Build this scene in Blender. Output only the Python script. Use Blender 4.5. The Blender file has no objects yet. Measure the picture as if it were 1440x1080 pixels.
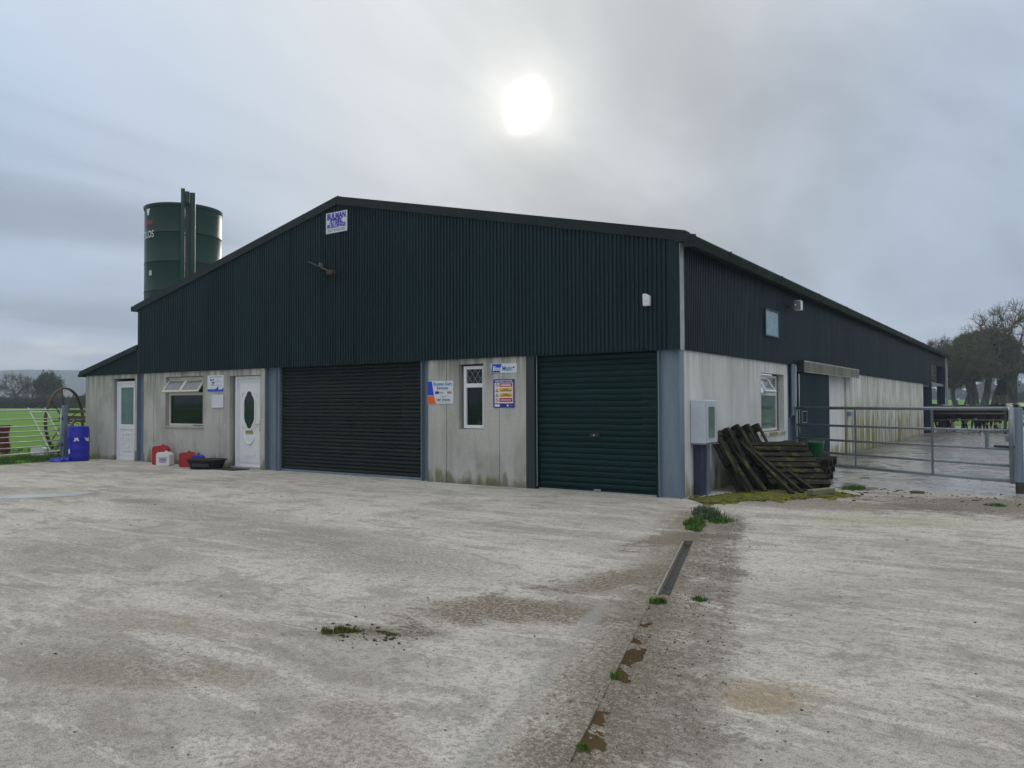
import bpy, bmesh, math, random
import numpy as np
from mathutils import Vector, Matrix
random.seed(7); RNG = np.random.default_rng(7)
PI = math.pi
scn = bpy.context.scene
COL = scn.collection

# ------------------------------------------------------------------ camera
def look(yaw, pitch, roll):
    a, p, r = (math.radians(v) for v in (yaw, pitch, roll))
    fw = Vector((-math.sin(a)*math.cos(p), math.cos(a)*math.cos(p), math.sin(p)))
    rt = Vector((math.cos(a), math.sin(a), 0)); up = rt.cross(fw)
    return rt*math.cos(r)+up*math.sin(r), up*math.cos(r)-rt*math.sin(r), fw
CAM = Vector((4.637, -11.252, 1.454))
rt, up, fw = look(34.492, 1.462, -0.232)
cd = bpy.data.cameras.new('camera'); cam = bpy.data.objects.new('camera', cd); COL.objects.link(cam)
m = Matrix((rt, up, -fw)).transposed().to_4x4(); m.translation = CAM; cam.matrix_world = m
cd.sensor_width = 36; cd.lens = 1097.7/1440*36; cd.clip_start = 0.05; cd.clip_end = 6000
scn.camera = cam

# ------------------------------------------------------------------ node helpers
class NT:
    def __init__(s, tree):
        s.t = tree; s.n = tree.nodes; s.l = tree.links
    def put(s, sock, v):
        if v is None: return
        if isinstance(v, bpy.types.NodeSocket): s.l.new(v, sock)
        elif isinstance(v, bpy.types.Node): s.l.new(v.outputs[0], sock)
        else:
            if hasattr(sock, 'default_value'):
                try: sock.default_value = v
                except Exception: sock.default_value = (v[0], v[1], v[2], 1)
    def node(s, typ, ins=None, **props):
        n = s.n.new(typ)
        for k, v in props.items(): setattr(n, k, v)
        for k, v in (ins or {}).items(): s.put(n.inputs[k], v)
        return n
    def math(s, op, a, b=None, c=None, clamp=False):
        n = s.node('ShaderNodeMath', operation=op, use_clamp=clamp)
        s.put(n.inputs[0], a); s.put(n.inputs[1], b); s.put(n.inputs[2], c); return n.outputs[0]
    def mix(s, f, a, b, blend='MIX'):
        n = s.node('ShaderNodeMix', data_type='RGBA', blend_type=blend)
        s.put(n.inputs[0], f)
        for i, v in ((6, a), (7, b)):
            if isinstance(v, tuple): v = (*v[:3], 1)
            s.put(n.inputs[i], v)
        return n.outputs[2]
    def noise(s, vec, scale, detail=4, rough=.55, dist=0):
        n = s.node('ShaderNodeTexNoise', {'Scale': scale, 'Detail': detail, 'Roughness': rough, 'Distortion': dist})
        s.put(n.inputs['Vector'], vec); return n.outputs[0]
    def voro(s, vec, scale, feature='F1'):
        n = s.node('ShaderNodeTexVoronoi', {'Scale': scale}, feature=feature); s.put(n.inputs['Vector'], vec); return n.outputs[0]
    def map(s, vec, scale=(1, 1, 1), loc=(0, 0, 0), rot=(0, 0, 0)):
        n = s.node('ShaderNodeMapping', {'Location': loc, 'Rotation': rot, 'Scale': scale}); s.put(n.inputs['Vector'], vec); return n.outputs[0]
    def range(s, v, a, b, c=0., d=1., smooth=True):
        n = s.node('ShaderNodeMapRange', {'From Min': a, 'From Max': b, 'To Min': c, 'To Max': d}, interpolation_type='SMOOTHSTEP' if smooth else 'LINEAR')
        s.put(n.inputs['Value'], v); return n.outputs[0]
    def pos(s): return s.node('ShaderNodeNewGeometry').outputs['Position']
    def objc(s): return s.node('ShaderNodeTexCoord').outputs['Object']
    def rnd(s): return s.node('ShaderNodeObjectInfo').outputs['Random']
    def xyz(s, v):
        n = s.node('ShaderNodeSeparateXYZ'); s.put(n.inputs[0], v); return n.outputs
    def bump(s, h, strength=.3, dist=.02):
        n = s.node('ShaderNodeBump', {'Strength': strength, 'Distance': dist}); s.put(n.inputs['Height'], h); return n.outputs[0]

# ------------------------------------------------------------------ sky, sun, exposure
SUN = Vector((-0.5133, 0.7797, 0.3586)).normalized()
w = bpy.data.worlds.new('World'); scn.world = w; w.use_nodes = True
T = NT(w.node_tree); T.n.clear()
g = T.node('ShaderNodeTexCoord').outputs['Generated']
dirn = T.node('ShaderNodeVectorMath', {0: g}, operation='NORMALIZE').outputs[0]
X, Y, Z = T.xyz(dirn)
zc = T.math('MAXIMUM', Z, 0.0)
sky = T.node('ShaderNodeTexSky', sky_type='NISHITA', sun_disc=False, sun_elevation=math.radians(21.0), sun_rotation=math.radians(-33.36), dust_density=1.0)
den = T.math('ADD', zc, .16)
proj = T.node('ShaderNodeCombineXYZ', {0: T.math('DIVIDE', X, den), 1: T.math('DIVIDE', Y, den), 2: 0.0}).outputs[0]
warp = T.map(proj, (1.0, .42, 1), rot=(0, 0, -0.25))
n1 = T.noise(warp, 1.15, 5, .52, .55)
n2 = T.noise(T.map(proj, (1, .6, 1), loc=(3.1, 1.7, 0), rot=(0, 0, .5)), 0.55, 3, .5, .3)
cl = T.math('ADD', T.range(n1, .36, .66, -.17, .17), T.range(n2, .32, .68, -.10, .10))
# overcast luminance: rises towards the zenith
lum = T.math('ADD', 1.0, T.math('MULTIPLY', T.math('POWER', zc, 3.0), 3.0))
lum = T.math('MULTIPLY', lum, T.math('ADD', 1.0, cl))
dot = T.node('ShaderNodeVectorMath', {0: dirn, 1: SUN}, operation='DOT_PRODUCT').outputs['Value']
ang = T.math('MULTIPLY', T.math('ARCCOSINE', T.math('MINIMUM', dot, .999999)), 57.2958)
halo = T.math('POWER', 2.71828, T.math('MULTIPLY', ang, -1/9.0))
near = T.math('POWER', 2.71828, T.math('MULTIPLY', T.math('POWER', T.math('DIVIDE', ang, 3.0), 2.0), -1.0))
colr = T.mix(T.range(ang, 4, 34), (.178, .190, .199), (.152, .181, .225))
colr = T.mix(T.range(Z, 0.0, .11), T.mix(.5, colr, (.23, .235, .23)), colr)
lowc = T.noise(T.map(dirn, (7, 7, 30)), 1.0, 5, .55, .3)
lowm = T.math('MULTIPLY', T.range(lowc, .45, .68), T.math('MULTIPLY', T.range(Z, .012, .03), T.range(Z, .125, .05)))
colr = T.mix(T.math('MULTIPLY', lowm, .75), colr, (.33, .325, .30))
colr = T.mix(T.range(Z, .30, .75), colr, (.180, .176, .166))
base = T.node('ShaderNodeVectorMath', {0: colr}, operation='SCALE'); T.put(base.inputs['Scale'], lum)
ns = T.node('ShaderNodeVectorMath', {0: sky.outputs[0]}, operation='SCALE'); ns.inputs['Scale'].default_value = .05
mx = T.mix(.03, base.outputs[0], ns.outputs[0])
def addc(a, f, c):
    sc = T.node('ShaderNodeVectorMath', {0: c}, operation='SCALE'); T.put(sc.inputs['Scale'], f)
    return T.node('ShaderNodeVectorMath', {0: a, 1: sc.outputs[0]}, operation='ADD').outputs[0]
cm = T.math('ADD', 1.0, T.math('MULTIPLY', cl, 1.6))
mx = addc(mx, T.math('MULTIPLY', T.math('MULTIPLY', halo, .085), cm), (1.0, .96, .88))
mx = addc(mx, T.math('MULTIPLY', T.math('MULTIPLY', near, .15), cm), (1.0, .93, .78))
# the sun's disc blurred by cloud, torn along its right edge
sr = Vector((SUN.y, -SUN.x, 0)).normalized(); su = sr.cross(SUN)
da = T.node('ShaderNodeVectorMath', {0: dirn, 1: sr*.87-su*.5}, operation='DOT_PRODUCT').outputs['Value']
db = T.node('ShaderNodeVectorMath', {0: dirn, 1: sr*.5+su*.87}, operation='DOT_PRODUCT').outputs['Value']
wid = T.math('ADD', .0275, T.math('MULTIPLY', db, .10))
sx = T.math('SQRT', T.math('ADD', T.math('POWER', T.math('DIVIDE', da, wid), 2.), T.math('POWER', T.math('DIVIDE', db, .0365), 2.)))
sx = T.math('ADD', T.math('ADD', sx, T.math('MULTIPLY', T.math('SUBTRACT', T.noise(dirn, 22, 2), .5), .35)), T.range(dot, .9, .8, 0, 9))
core = T.math('POWER', 2.71828, T.math('MULTIPLY', T.math('POWER', T.math('DIVIDE', sx, .52), 2.2), -1.0))
mx = addc(mx, T.math('MULTIPLY', core, 2.0), (1.0, .93, .78))
bg = T.node('ShaderNodeBackground', {'Color': mx, 'Strength': 1.0})
out = T.node('ShaderNodeOutputWorld'); T.l.new(bg.outputs[0], out.inputs[0])

sl = bpy.data.lights.new('sun', 'SUN'); so = bpy.data.objects.new('sun', sl); COL.objects.link(so)
sl.energy = 0.6; sl.angle = math.radians(18); sl.color = (1, .93, .82)
so.rotation_euler = (-SUN).to_track_quat('-Z', 'Y').to_euler(); so.location = (-20, 30, 30)
scn.view_settings.view_transform = 'Standard'; scn.view_settings.look = 'None'
scn.view_settings.exposure = 1.5; scn.view_settings.gamma = 1.0; scn.view_settings.use_curve_mapping = False
scn.render.engine = 'CYCLES'

# ------------------------------------------------------------------ materials
MATS = {}
def mat(name, col=(.5, .5, .5), rough=.6, metal=0., spec=.5, fn=None, trans=0., alpha=None):
    if name in MATS: return MATS[name]
    M = bpy.data.materials.new(name); M.use_nodes = True; t = NT(M.node_tree)
    b = t.n['Principled BSDF']
    b.inputs['Base Color'].default_value = (*col, 1); b.inputs['Roughness'].default_value = rough
    b.inputs['Metallic'].default_value = metal; b.inputs['Specular IOR Level'].default_value = spec
    b.inputs['Transmission Weight'].default_value = trans
    if fn: fn(t, b)
    MATS[name] = M; return M

def worn(name, col, rough=.55, metal=0., amt=.25, scale=6., dirt=(.05, .045, .035), bump=.15, spec=.5, streak=False, perobj=.12):
    """a painted or plain surface with mottling, grime and a slightly different tone on each object"""
    def fn(t, b):
        p = t.pos(); pv = t.map(p, (1, 1, .18)) if streak else p
        a = t.noise(pv, scale, 5, .6); c = t.noise(p, scale*7, 3)
        k = t.math('ADD', t.range(a, .3, .75, 0, amt), t.range(c, .55, .8, 0, amt*.5))
        base = t.mix(k, col, dirt)
        base = t.mix(t.math('MULTIPLY', t.rnd(), perobj), base, tuple(min(1, v*1.6+.01) for v in col))
        t.put(b.inputs['Base Color'], base)
        t.put(b.inputs['Roughness'], t.range(a, .3, .7, rough-.1, rough+.12))
        t.put(b.inputs['Normal'], t.bump(t.math('ADD', a, t.math('MULTIPLY', c, .4)), bump, .01))
    return mat(name, col, rough, metal, spec, fn)

def concrete_wall(name, light, dark, moss, axis, foot, topstain, streakdark=.6):
    def fn(t, b):
        p = t.pos(); x, y, z = t.xyz(p)
        big = t.noise(t.map(p, (1, 1, .55)), 1.3, 5, .6, .4)
        st = t.noise(t.map(p, (4.5, 4.5, .45)), 1.0, 6, .68, .6)
        fine = t.noise(p, 45, 4, .65); pit = t.voro(p, 55)
        c = t.mix(t.range(big, .42, .60), light, dark)
        c = t.mix(t.math('MULTIPLY', t.range(st, .50, .60), streakdark), c, tuple(v*.55 for v in dark))
        drip = t.noise(t.map(p, (9, 9, .18), loc=(4, 2, 0)), 1.0, 3, .5)
        tm = t.math('MULTIPLY', t.range(drip, .47, .57), t.range(z, 1.55, 2.32))
        c = t.mix(t.math('MULTIPLY', tm, topstain), c, (.075, .08, .06))
        gm = t.math('MULTIPLY', t.range(t.math('ADD', z, t.math('MULTIPLY', t.math('SUBTRACT', t.noise(p, 1.7, 4), .5), 1.1)), foot, 0.0),
                    t.range(t.noise(t.map(p, (5, 5, .6)), 1.0, 4), .40, .56))
        c = t.mix(t.math('MULTIPLY', gm, 1.5, clamp=True), c, moss)
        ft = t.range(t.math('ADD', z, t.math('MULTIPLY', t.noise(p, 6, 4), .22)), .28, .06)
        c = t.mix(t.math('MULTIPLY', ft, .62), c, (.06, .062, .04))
        c = t.mix(t.range(fine, .5, .62, 0, .4), c, tuple(v*.6 for v in dark))
        c = t.mix(t.math('MULTIPLY', t.rnd(), .16), c, light)
        t.put(b.inputs['Base Color'], c)
        t.put(b.inputs['Normal'], t.bump(t.math('ADD', t.math('ADD', fine, t.math('MULTIPLY', big, .8)), t.math('MULTIPLY', t.range(pit, 0, .25), .5)), .35, .012))
    return mat(name, light, .88, fn=fn, spec=.25)
M_front = concrete_wall('weathered_concrete', (.50, .49, .46), (.37, .365, .335), (.19, .19, .10), 'x', .28, .55, .15)
M_side = concrete_wall('pale_concrete', (.69, .69, .675), (.60, .60, .58), (.27, .27, .11), 'y', .5, .25, .22)  # side panels get a paler tone than the front panels
M_sidefar = concrete_wall('mossy_pale_concrete', (.68, .675, .64), (.52, .515, .46), (.20, .185, .045), 'y', 1.9, .5, .35)

def clad_fn(t, b, col=(.0042, .0160, .0200), col2=(.0068, .0215, .0260)):
    p = t.pos(); a = t.noise(p, .8, 4, .6); f = t.noise(t.map(p, (30, 30, 1.2)), 1.0, 3)
    c = t.mix(t.range(a, .3, .7), col, col2)
    c = t.mix(t.math('MULTIPLY', t.rnd(), .65), c, tuple(v*1.5 for v in col2))
    c = t.mix(t.range(f, .55, .85, 0, .4), c, (.020, .028, .028))
    t.put(b.inputs['Base Color'], c); t.put(b.inputs['Roughness'], t.range(f, .3, .8, .42, .60))
M_clad = mat('dark_green_cladding', (.015, .032, .036), .45, spec=.24, fn=lambda t, b: clad_fn(t, b))
M_cladside = mat('dark_blue_green_cladding', (.012, .02, .027), .45, spec=.2, fn=lambda t, b: clad_fn(t, b, (.0045, .0140, .0200), (.0065, .0185, .0260)))
M_trim = worn('flashing_grey_green', (.010, .018, .021), .5, spec=.2, amt=.3, scale=3)
M_gutter = worn('gutter_dark', (.014, .022, .021), .6, amt=.35, scale=3, spec=.08)
M_flashpale = worn('zinc_return', (.36, .38, .38), .5, amt=.3)
M_roof = worn('roof_sheet', (.06, .075, .07), .6)
M_rollL = worn('roller_brown_green', (.0085, .0135, .0130), .5, amt=.5, scale=4, dirt=(.024, .030, .027), streak=True, perobj=.5, spec=.2)
M_rollR = worn('roller_green', (.003, .0200, .0210), .45, amt=.3, scale=4, dirt=(.010, .028, .028), streak=True, perobj=.3, spec=.12)
M_galv = worn('galvanised_blue_grey', (.185, .240, .305), .5, .25, amt=.4, scale=5, dirt=(.07, .08, .08), streak=True)
M_gate = worn('galvanised_gate', (.20, .24, .27), .45, .45, amt=.3, scale=9, dirt=(.10, .10, .08))
M_gatepale = worn('galvanised_pale', (.42, .46, .46), .45, .3, amt=.2, scale=9, dirt=(.2, .2, .18))
M_darksteel = worn('dark_steel', (.012, .024, .028), .5)
M_bluesteel = worn('shed_frame_blue', (.035, .055, .10), .55)
M_white = worn('white_upvc', (.74, .75, .78), .35, amt=.10, scale=4, dirt=(.45, .45, .42), bump=.03, perobj=0)
M_cream = worn('aged_upvc', (.62, .61, .54), .4, amt=.25, scale=5, dirt=(.30, .31, .22), bump=.03, perobj=0)
M_lead = mat('lead_strip', (.30, .32, .33), .5, .3)
M_brass = mat('brass', (.45, .33, .12), .35, .8)
M_chrome = mat('chrome', (.6, .6, .62), .25, .9)
M_black = worn('black_rubber', (.012, .012, .012), .75, amt=.4, scale=9)
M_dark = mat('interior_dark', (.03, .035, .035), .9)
def glass(name, tint, rough=.03, alpha=.0):
    def fn(t, b):
        b.inputs['Alpha'].default_value = alpha
        t.put(b.inputs['Normal'], t.bump(t.noise(t.pos(), 2.5, 2), .06, .02))
    return mat(name, tint, rough, fn=fn, spec=.5)
M_glass = glass('window_glass', (.012, .020, .022), .04, .62)
M_glassdark = glass('bottle_glass', (.010, .025, .026), .10, .93)
def frosted_fn(t, b):
    p = t.pos(); v = t.voro(p, 42); n = t.noise(p, 4, 4)
    t.put(b.inputs['Base Color'], t.mix(t.range(n, .3, .7), (.085, .17, .16), (.12, .22, .21)))
    t.put(b.inputs['Normal'], t.bump(v, .6, .01))
M_frost = mat('frosted_glass', (.1, .2, .18), .22, fn=frosted_fn)
def sideglass_fn(t, b):
    p = t.pos(); n = t.noise(p, 2.2, 3)
    t.put(b.inputs['Base Color'], t.mix(t.range(n, .3, .7), (.075, .115, .12), (.11, .16, .16)))  # pane colour mottled between two grey-green tones
M_sideglass = mat('grey_green_glass', (.1, .15, .15), .14, fn=sideglass_fn)
M_ventpane = worn('rooflight_pane', (.16, .28, .36), .3, amt=.25, scale=4, dirt=(.10, .17, .2), streak=True)

def wood_fn(t, b):
    p = t.objc(); gr = t.noise(t.map(p, (2.2, 30, 30)), 1.0, 5, .6); mo = t.noise(t.pos(), 5.5, 4)
    c = t.mix(t.range(gr, .3, .75), (.008, .007, .006), (.026, .023, .016))
    c = t.mix(t.math('MULTIPLY', t.rnd(), .40), c, (.048, .045, .030))
    nz = t.xyz(t.node('ShaderNodeNewGeometry').outputs['Normal'])[2]
    g = t.math('MULTIPLY', t.range(mo, .53, .62), t.range(nz, -.1, .8))
    c = t.mix(t.math('MULTIPLY', g, .75), c, (.075, .085, .020))
    t.put(b.inputs['Base Color'], c); t.put(b.inputs['Normal'], t.bump(gr, .5, .008))
M_wood = mat('weathered_wood', (.06, .05, .04), .85, fn=wood_fn, spec=.2)
M_plankpale = mat('grey_timber', (.15, .14, .12), .85, spec=.2, fn=lambda t, b: t.put(b.inputs['Base Color'], t.mix(t.range(t.noise(t.map(t.pos(), (6, 6, 20)), 1., 5), .3, .7), (.10, .095, .07), (.21, .20, .16))))
def bark_fn(t, b):
    p = t.pos(); n = t.noise(t.map(p, (3, 3, .8)), 1.0, 5); m = t.noise(p, .5, 3)
    c = t.mix(t.range(n, .3, .7), (.050, .046, .036), (.13, .125, .105))
    c = t.mix(t.range(m, .5, .7), c, (.052, .060, .030))
    t.put(b.inputs['Base Color'], c); t.put(b.inputs['Normal'], t.bump(n, .6, .05))
M_bark = mat('bark', (.1, .09, .07), .95, fn=bark_fn, spec=.1)
M_twig = mat('twigs', (.12, .102, .070), .95, spec=.1)
M_twigmoss = mat('mossy_twigs', (.088, .083, .034), .95, spec=.1)
M_ivy = mat('ivy_leaf', (.030, .048, .016), .7, spec=.3)
M_hedge = mat('hedge_twig', (.050, .048, .030), .95, spec=.1)
def grass_fn(t, b):
    p = t.pos(); a = t.noise(p, .12, 4); f = t.noise(p, 9, 4, .7); k = t.noise(p, 1.6, 4)
    c = t.mix(t.range(a, .3, .7), (.072, .190, .012), (.095, .215, .020))
    c = t.mix(t.range(f, .4, .75), c, (.052, .145, .012))
    c = t.mix(t.range(k, .52, .75, 0, .4), c, (.10, .16, .03))
    t.put(b.inputs['Base Color'], c); t.put(b.inputs['Normal'], t.bump(t.math('ADD', f, k), .8, .08))
M_grass = mat('meadow', (.06, .16, .01), .95, fn=grass_fn, spec=.15)
def blade_fn(t, b):
    p = t.pos(); t.put(b.inputs['Base Color'], t.mix(t.range(t.noise(p, 14, 2), .3, .7), (.040, .105, .012), (.11, .20, .035)))
M_blade = mat('grass_blade', (.05, .13, .015), .7, fn=blade_fn, spec=.3)
def moss_fn(t, b):
    p = t.pos(); n = t.noise(p, 7, 5, .65)
    t.put(b.inputs['Base Color'], t.mix(t.range(n, .35, .65), (.085, .095, .018), (.17, .18, .03)))
    sp_ = t.range(t.noise(p, 3.2, 5, .7), .50, .58, 0, .85); lk = b.inputs['Base Color'].links[0].from_socket; t.put(b.inputs['Base Color'], t.mix(sp_, lk, (.13, .11, .075)))
    t.put(b.inputs['Normal'], t.bump(n, .8, .03))
M_moss = mat('moss', (.1, .12, .01), .95, fn=moss_fn, spec=.1)
M_mud = worn('mud', (.075, .062, .048), .7, amt=.5, scale=12, dirt=(.035, .028, .02), bump=.8)
M_stone = worn('loose_stone', (.17, .16, .14), .9, amt=.5, scale=20, perobj=.3)
M_soil = worn('dung', (.035, .030, .024), .8, amt=.5, scale=14, bump=.7)
def water_fn(t, b):
    n = t.noise(t.pos(), 5, 3); t.put(b.inputs['Normal'], t.bump(n, .05, .01))
M_puddle = mat('muddy_water', (.085, .058, .028), .04, fn=water_fn, spec=.5)
M_wetfilm = mat('thin_water', (.40, .41, .42), .25, fn=water_fn, spec=.6)

def yard_fn(t, b):
    p = t.pos(); x, y, z = t.xyz(p)
    wob = t.noise(p, .9, 4, .6); wobs = t.math('SUBTRACT', wob, .5)
    big = t.noise(t.map(p, (.6, .8, 1), rot=(0, 0, .5)), .40, 6, .62, .5)
    mid = t.noise(t.map(p, (.8, 1.3, 1), rot=(0, 0, .55)), 1.5, 9, .74, .5)
    swp = t.noise(t.map(p, (.5, 2.0, 1), rot=(0, 0, .62)), 1.6, 9, .72, .7)
    rag = t.noise(p, 9, 8, .78, .2)
    fin = t.noise(p, 30, 6, .78); gr = t.noise(p, 130, 3, .75); v = t.voro(p, 85)
    c = t.mix(t.range(big, .42, .58), (.56, .545, .508), (.425, .410, .375))
    c = t.mix(t.range(mid, .49, .58, 0, .60), c, (.275, .260, .228))
    c = t.mix(t.math('MULTIPLY', t.range(swp, .51, .57), t.range(rag, .44, .54, .15, .85)), c, (.68, .665, .63))
    c = t.mix(t.range(rag, .51, .57, 0, .50), c, (.255, .242, .215))
    def blob(cx, cy, rx, ry, rot, col, k, soft=.55, edge=1.3):
        nonlocal c
        q = t.map(p, (1, 1, 1), loc=(-cx, -cy, 0))
        q = t.node('ShaderNodeVectorRotate', {'Vector': q, 'Angle': -rot}, rotation_type='Z_AXIS').outputs[0]
        a, bb, _ = t.xyz(q)
        d = t.math('SQRT', t.math('ADD', t.math('POWER', t.math('DIVIDE', a, rx), 2.), t.math('POWER', t.math('DIVIDE', bb, ry), 2.)))
        d = t.math('ADD', d, t.math('ADD', t.math('MULTIPLY', t.math('SUBTRACT', mid, .5), edge*2.2), t.math('MULTIPLY', t.math('SUBTRACT', rag, .5), 2.2)))
        mk = t.math('MULTIPLY', t.range(d, 1.0, soft), t.range(fin, .42, .55, .45, 1.))
        c = t.mix(t.math('MULTIPLY', mk, k), c, col)
    BR = (.125, .090, .056); GY = (.23, .215, .182); MD = (.085, .070, .050)
    blob(-4.9, -4.9, 2.6, .75, -.15, GY, .6); blob(-1.2, -5.6, 2.2, .8, -.2, GY, .7)
    blob(-3.4, -7.3, 1.6, .6, .3, GY, .5); blob(-6.9, -4.7, .7, .25, .1, BR, .6); blob(-11.5, -1.6, 1.2, .3, .1, BR, .4)
    blob(1.55, -6.6, 1.15, .50, .55, BR, 1., .3); blob(1.75, -5.3, 1.3, .42, 1.25, BR, 1., .3); blob(1.25, -3.3, 1.2, .34, 1.35, (.15, .125, .095), .95, .3); blob(1.35, -3.4, .9, .38, 1.3, (.14, .115, .085), .9, .3)
    blob(1.0, -7.65, .62, .22, .5, MD, .95, .3); blob(-.2, -8.2, .9, .3, .4, (.28, .24, .19), .5); blob(.5, -8.9, .9, .25, .5, (.26, .22, .17), .6); blob(2.2, -9.0, .4, .5, .3, (.25, .225, .19), .7); blob(3.46, -7.35, .32, .26, .6, (.33, .25, .15), .9); blob(4.9, -7.0, .6, .3, .6, (.28, .25, .21), .6)
    blob(1.15, -1.85, 1.0, .50, 1.9, MD, .8); blob(2.9, -.75, 1.3, .45, .2, (.30, .30, .13), .55); blob(2.1, .5, 1.9, .8, .3, (.15, .13, .09), .8)
    blob(4.3, 1.6, 2.8, 1.5, .12, (.110, .092, .068), 1., .45); blob(3.2, -7.9, .3, .7, .4, (.2, .19, .175), .8); blob(.2, -8.9, .8, .35, .4, (.22, .2, .17), .7)
    blob(3.6, -3.5, .9, .12, .1, (.2, .17, .13), .5); blob(5.6, -3.1, 1.6, .10, .05, (.2, .17, .13), .5); blob(1.9, -8.6, .30, .14, .4, (.24, .19, .165), .7)
    blob(-3.4, -.75, 2.6, .35, .03, (.58, .575, .55), .5)
    def line(x0, y0, x1, y1, wd, col, k, e=.22):
        nonlocal c
        L = math.hypot(x1-x0, y1-y0); ux, uy = (x1-x0)/L, (y1-y0)/L
        s = t.math('ADD', t.math('MULTIPLY', t.math('SUBTRACT', x, x0), ux), t.math('MULTIPLY', t.math('SUBTRACT', y, y0), uy))
        d = t.math('ABSOLUTE', t.math('ADD', t.math('MULTIPLY', t.math('SUBTRACT', x, x0), -uy), t.math('MULTIPLY', t.math('SUBTRACT', y, y0), ux)))
        d = t.math('ADD', d, t.math('MULTIPLY', t.math('SUBTRACT', t.math('MULTIPLY', t.math('ADD', mid, rag), .5), .5), e*4.5))
        mk = t.math('MULTIPLY', t.range(d, wd, wd*.35), t.math('MULTIPLY', t.range(s, -.3, .3), t.range(s, L+.3, L-.3)))
        c = t.mix(t.math('MULTIPLY', t.math('MULTIPLY', mk, t.range(fin, .42, .55, .4, 1.)), k), c, col)
    line(.75, -1.1, 3.4, -9.6, .50, (.185, .158, .122), .95, .5); line(1.2, -2.4, 3.4, -9.6, .20, (.13, .108, .080), .85, .4); line(1.42, -2.0, 2.5, -5.6, .21, (.115, .096, .073), .85, .5); line(2.55, -5.6, 3.3, -8.2, .16, (.15, .128, .098), .7, .5)
    line(1.30, -1.2, 2.75, -5.9, .10, MD, .6, .3); line(2.75, -5.9, 3.5, -8.4, .13, (.17, .15, .12), .5, .35)
    line(1.95, -6.2, 2.95, -9.6, .07, (.33, .335, .33), .8, .08)
    line(-9.0, -6.35, -4.8, -5.35, .05, (.55, .55, .53), .5, .08)
    # grain: dark crumbs and pale chippings
    c = t.mix(t.range(gr, .54, .60, 0, .55), c, (.115, .108, .095))
    c = t.mix(t.range(gr, .45, .39, 0, .42), c, (.66, .65, .63))
    c = t.mix(t.range(fin, .52, .58, 0, .5), c, (.17, .16, .14))
    c = t.mix(t.range(v, .13, .03, 0, .7), c, t.mix(t.range(fin, .45, .55), (.07, .065, .055), (.62, .60, .57)))
    t.put(b.inputs['Base Color'], c)
    t.put(b.inputs['Roughness'], t.range(mid, .3, .7, .80, .95))
    h = t.math('ADD', t.math('MULTIPLY', fin, .8), t.math('ADD', t.math('MULTIPLY', gr, .5), t.math('MULTIPLY', rag, 1.2)))
    t.put(b.inputs['Normal'], t.bump(h, .75, .014))
M_yard = mat('yard_concrete', (.4, .39, .37), .75, fn=yard_fn, spec=.06)
def slurry_fn(t, b):
    p = t.pos(); x, y, z = t.xyz(p)
    a = t.noise(t.map(p, (1.0, .8, 1), rot=(0, 0, .3)), 2.6, 7, .70, .6); f = t.noise(p, 9, 6, .72); k = t.noise(p, .35, 4, .6)
    wet = t.range(t.math('ADD', a, t.math('MULTIPLY', t.math('SUBTRACT', k, .5), .9)), .545, .490)
    wet = t.math('MULTIPLY', wet, t.range(x, .3, 1.6, .25, 1.))
    c = t.mix(wet, (.085, .078, .070), (.58, .58, .61)); c = t.mix(t.range(f, .55, .60, 0, .6), c, (.07, .064, .058))  # wet patches painted pale to carry the sheen of the sky
    t.put(b.inputs['Base Color'], c); t.put(b.inputs['Roughness'], t.range(wet, 0, 1, .35, .10))
    h = t.math('ADD', t.math('MULTIPLY', t.math('SUBTRACT', 1., wet), .5), t.math('ADD', t.math('MULTIPLY', f, .5), t.math('MULTIPLY', a, .6)))
    t.put(b.inputs['Normal'], t.bump(h, .22, .04))
M_slurry = mat('wet_slurry_concrete', (.2, .2, .2), .2, fn=slurry_fn, spec=1.0)

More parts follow.
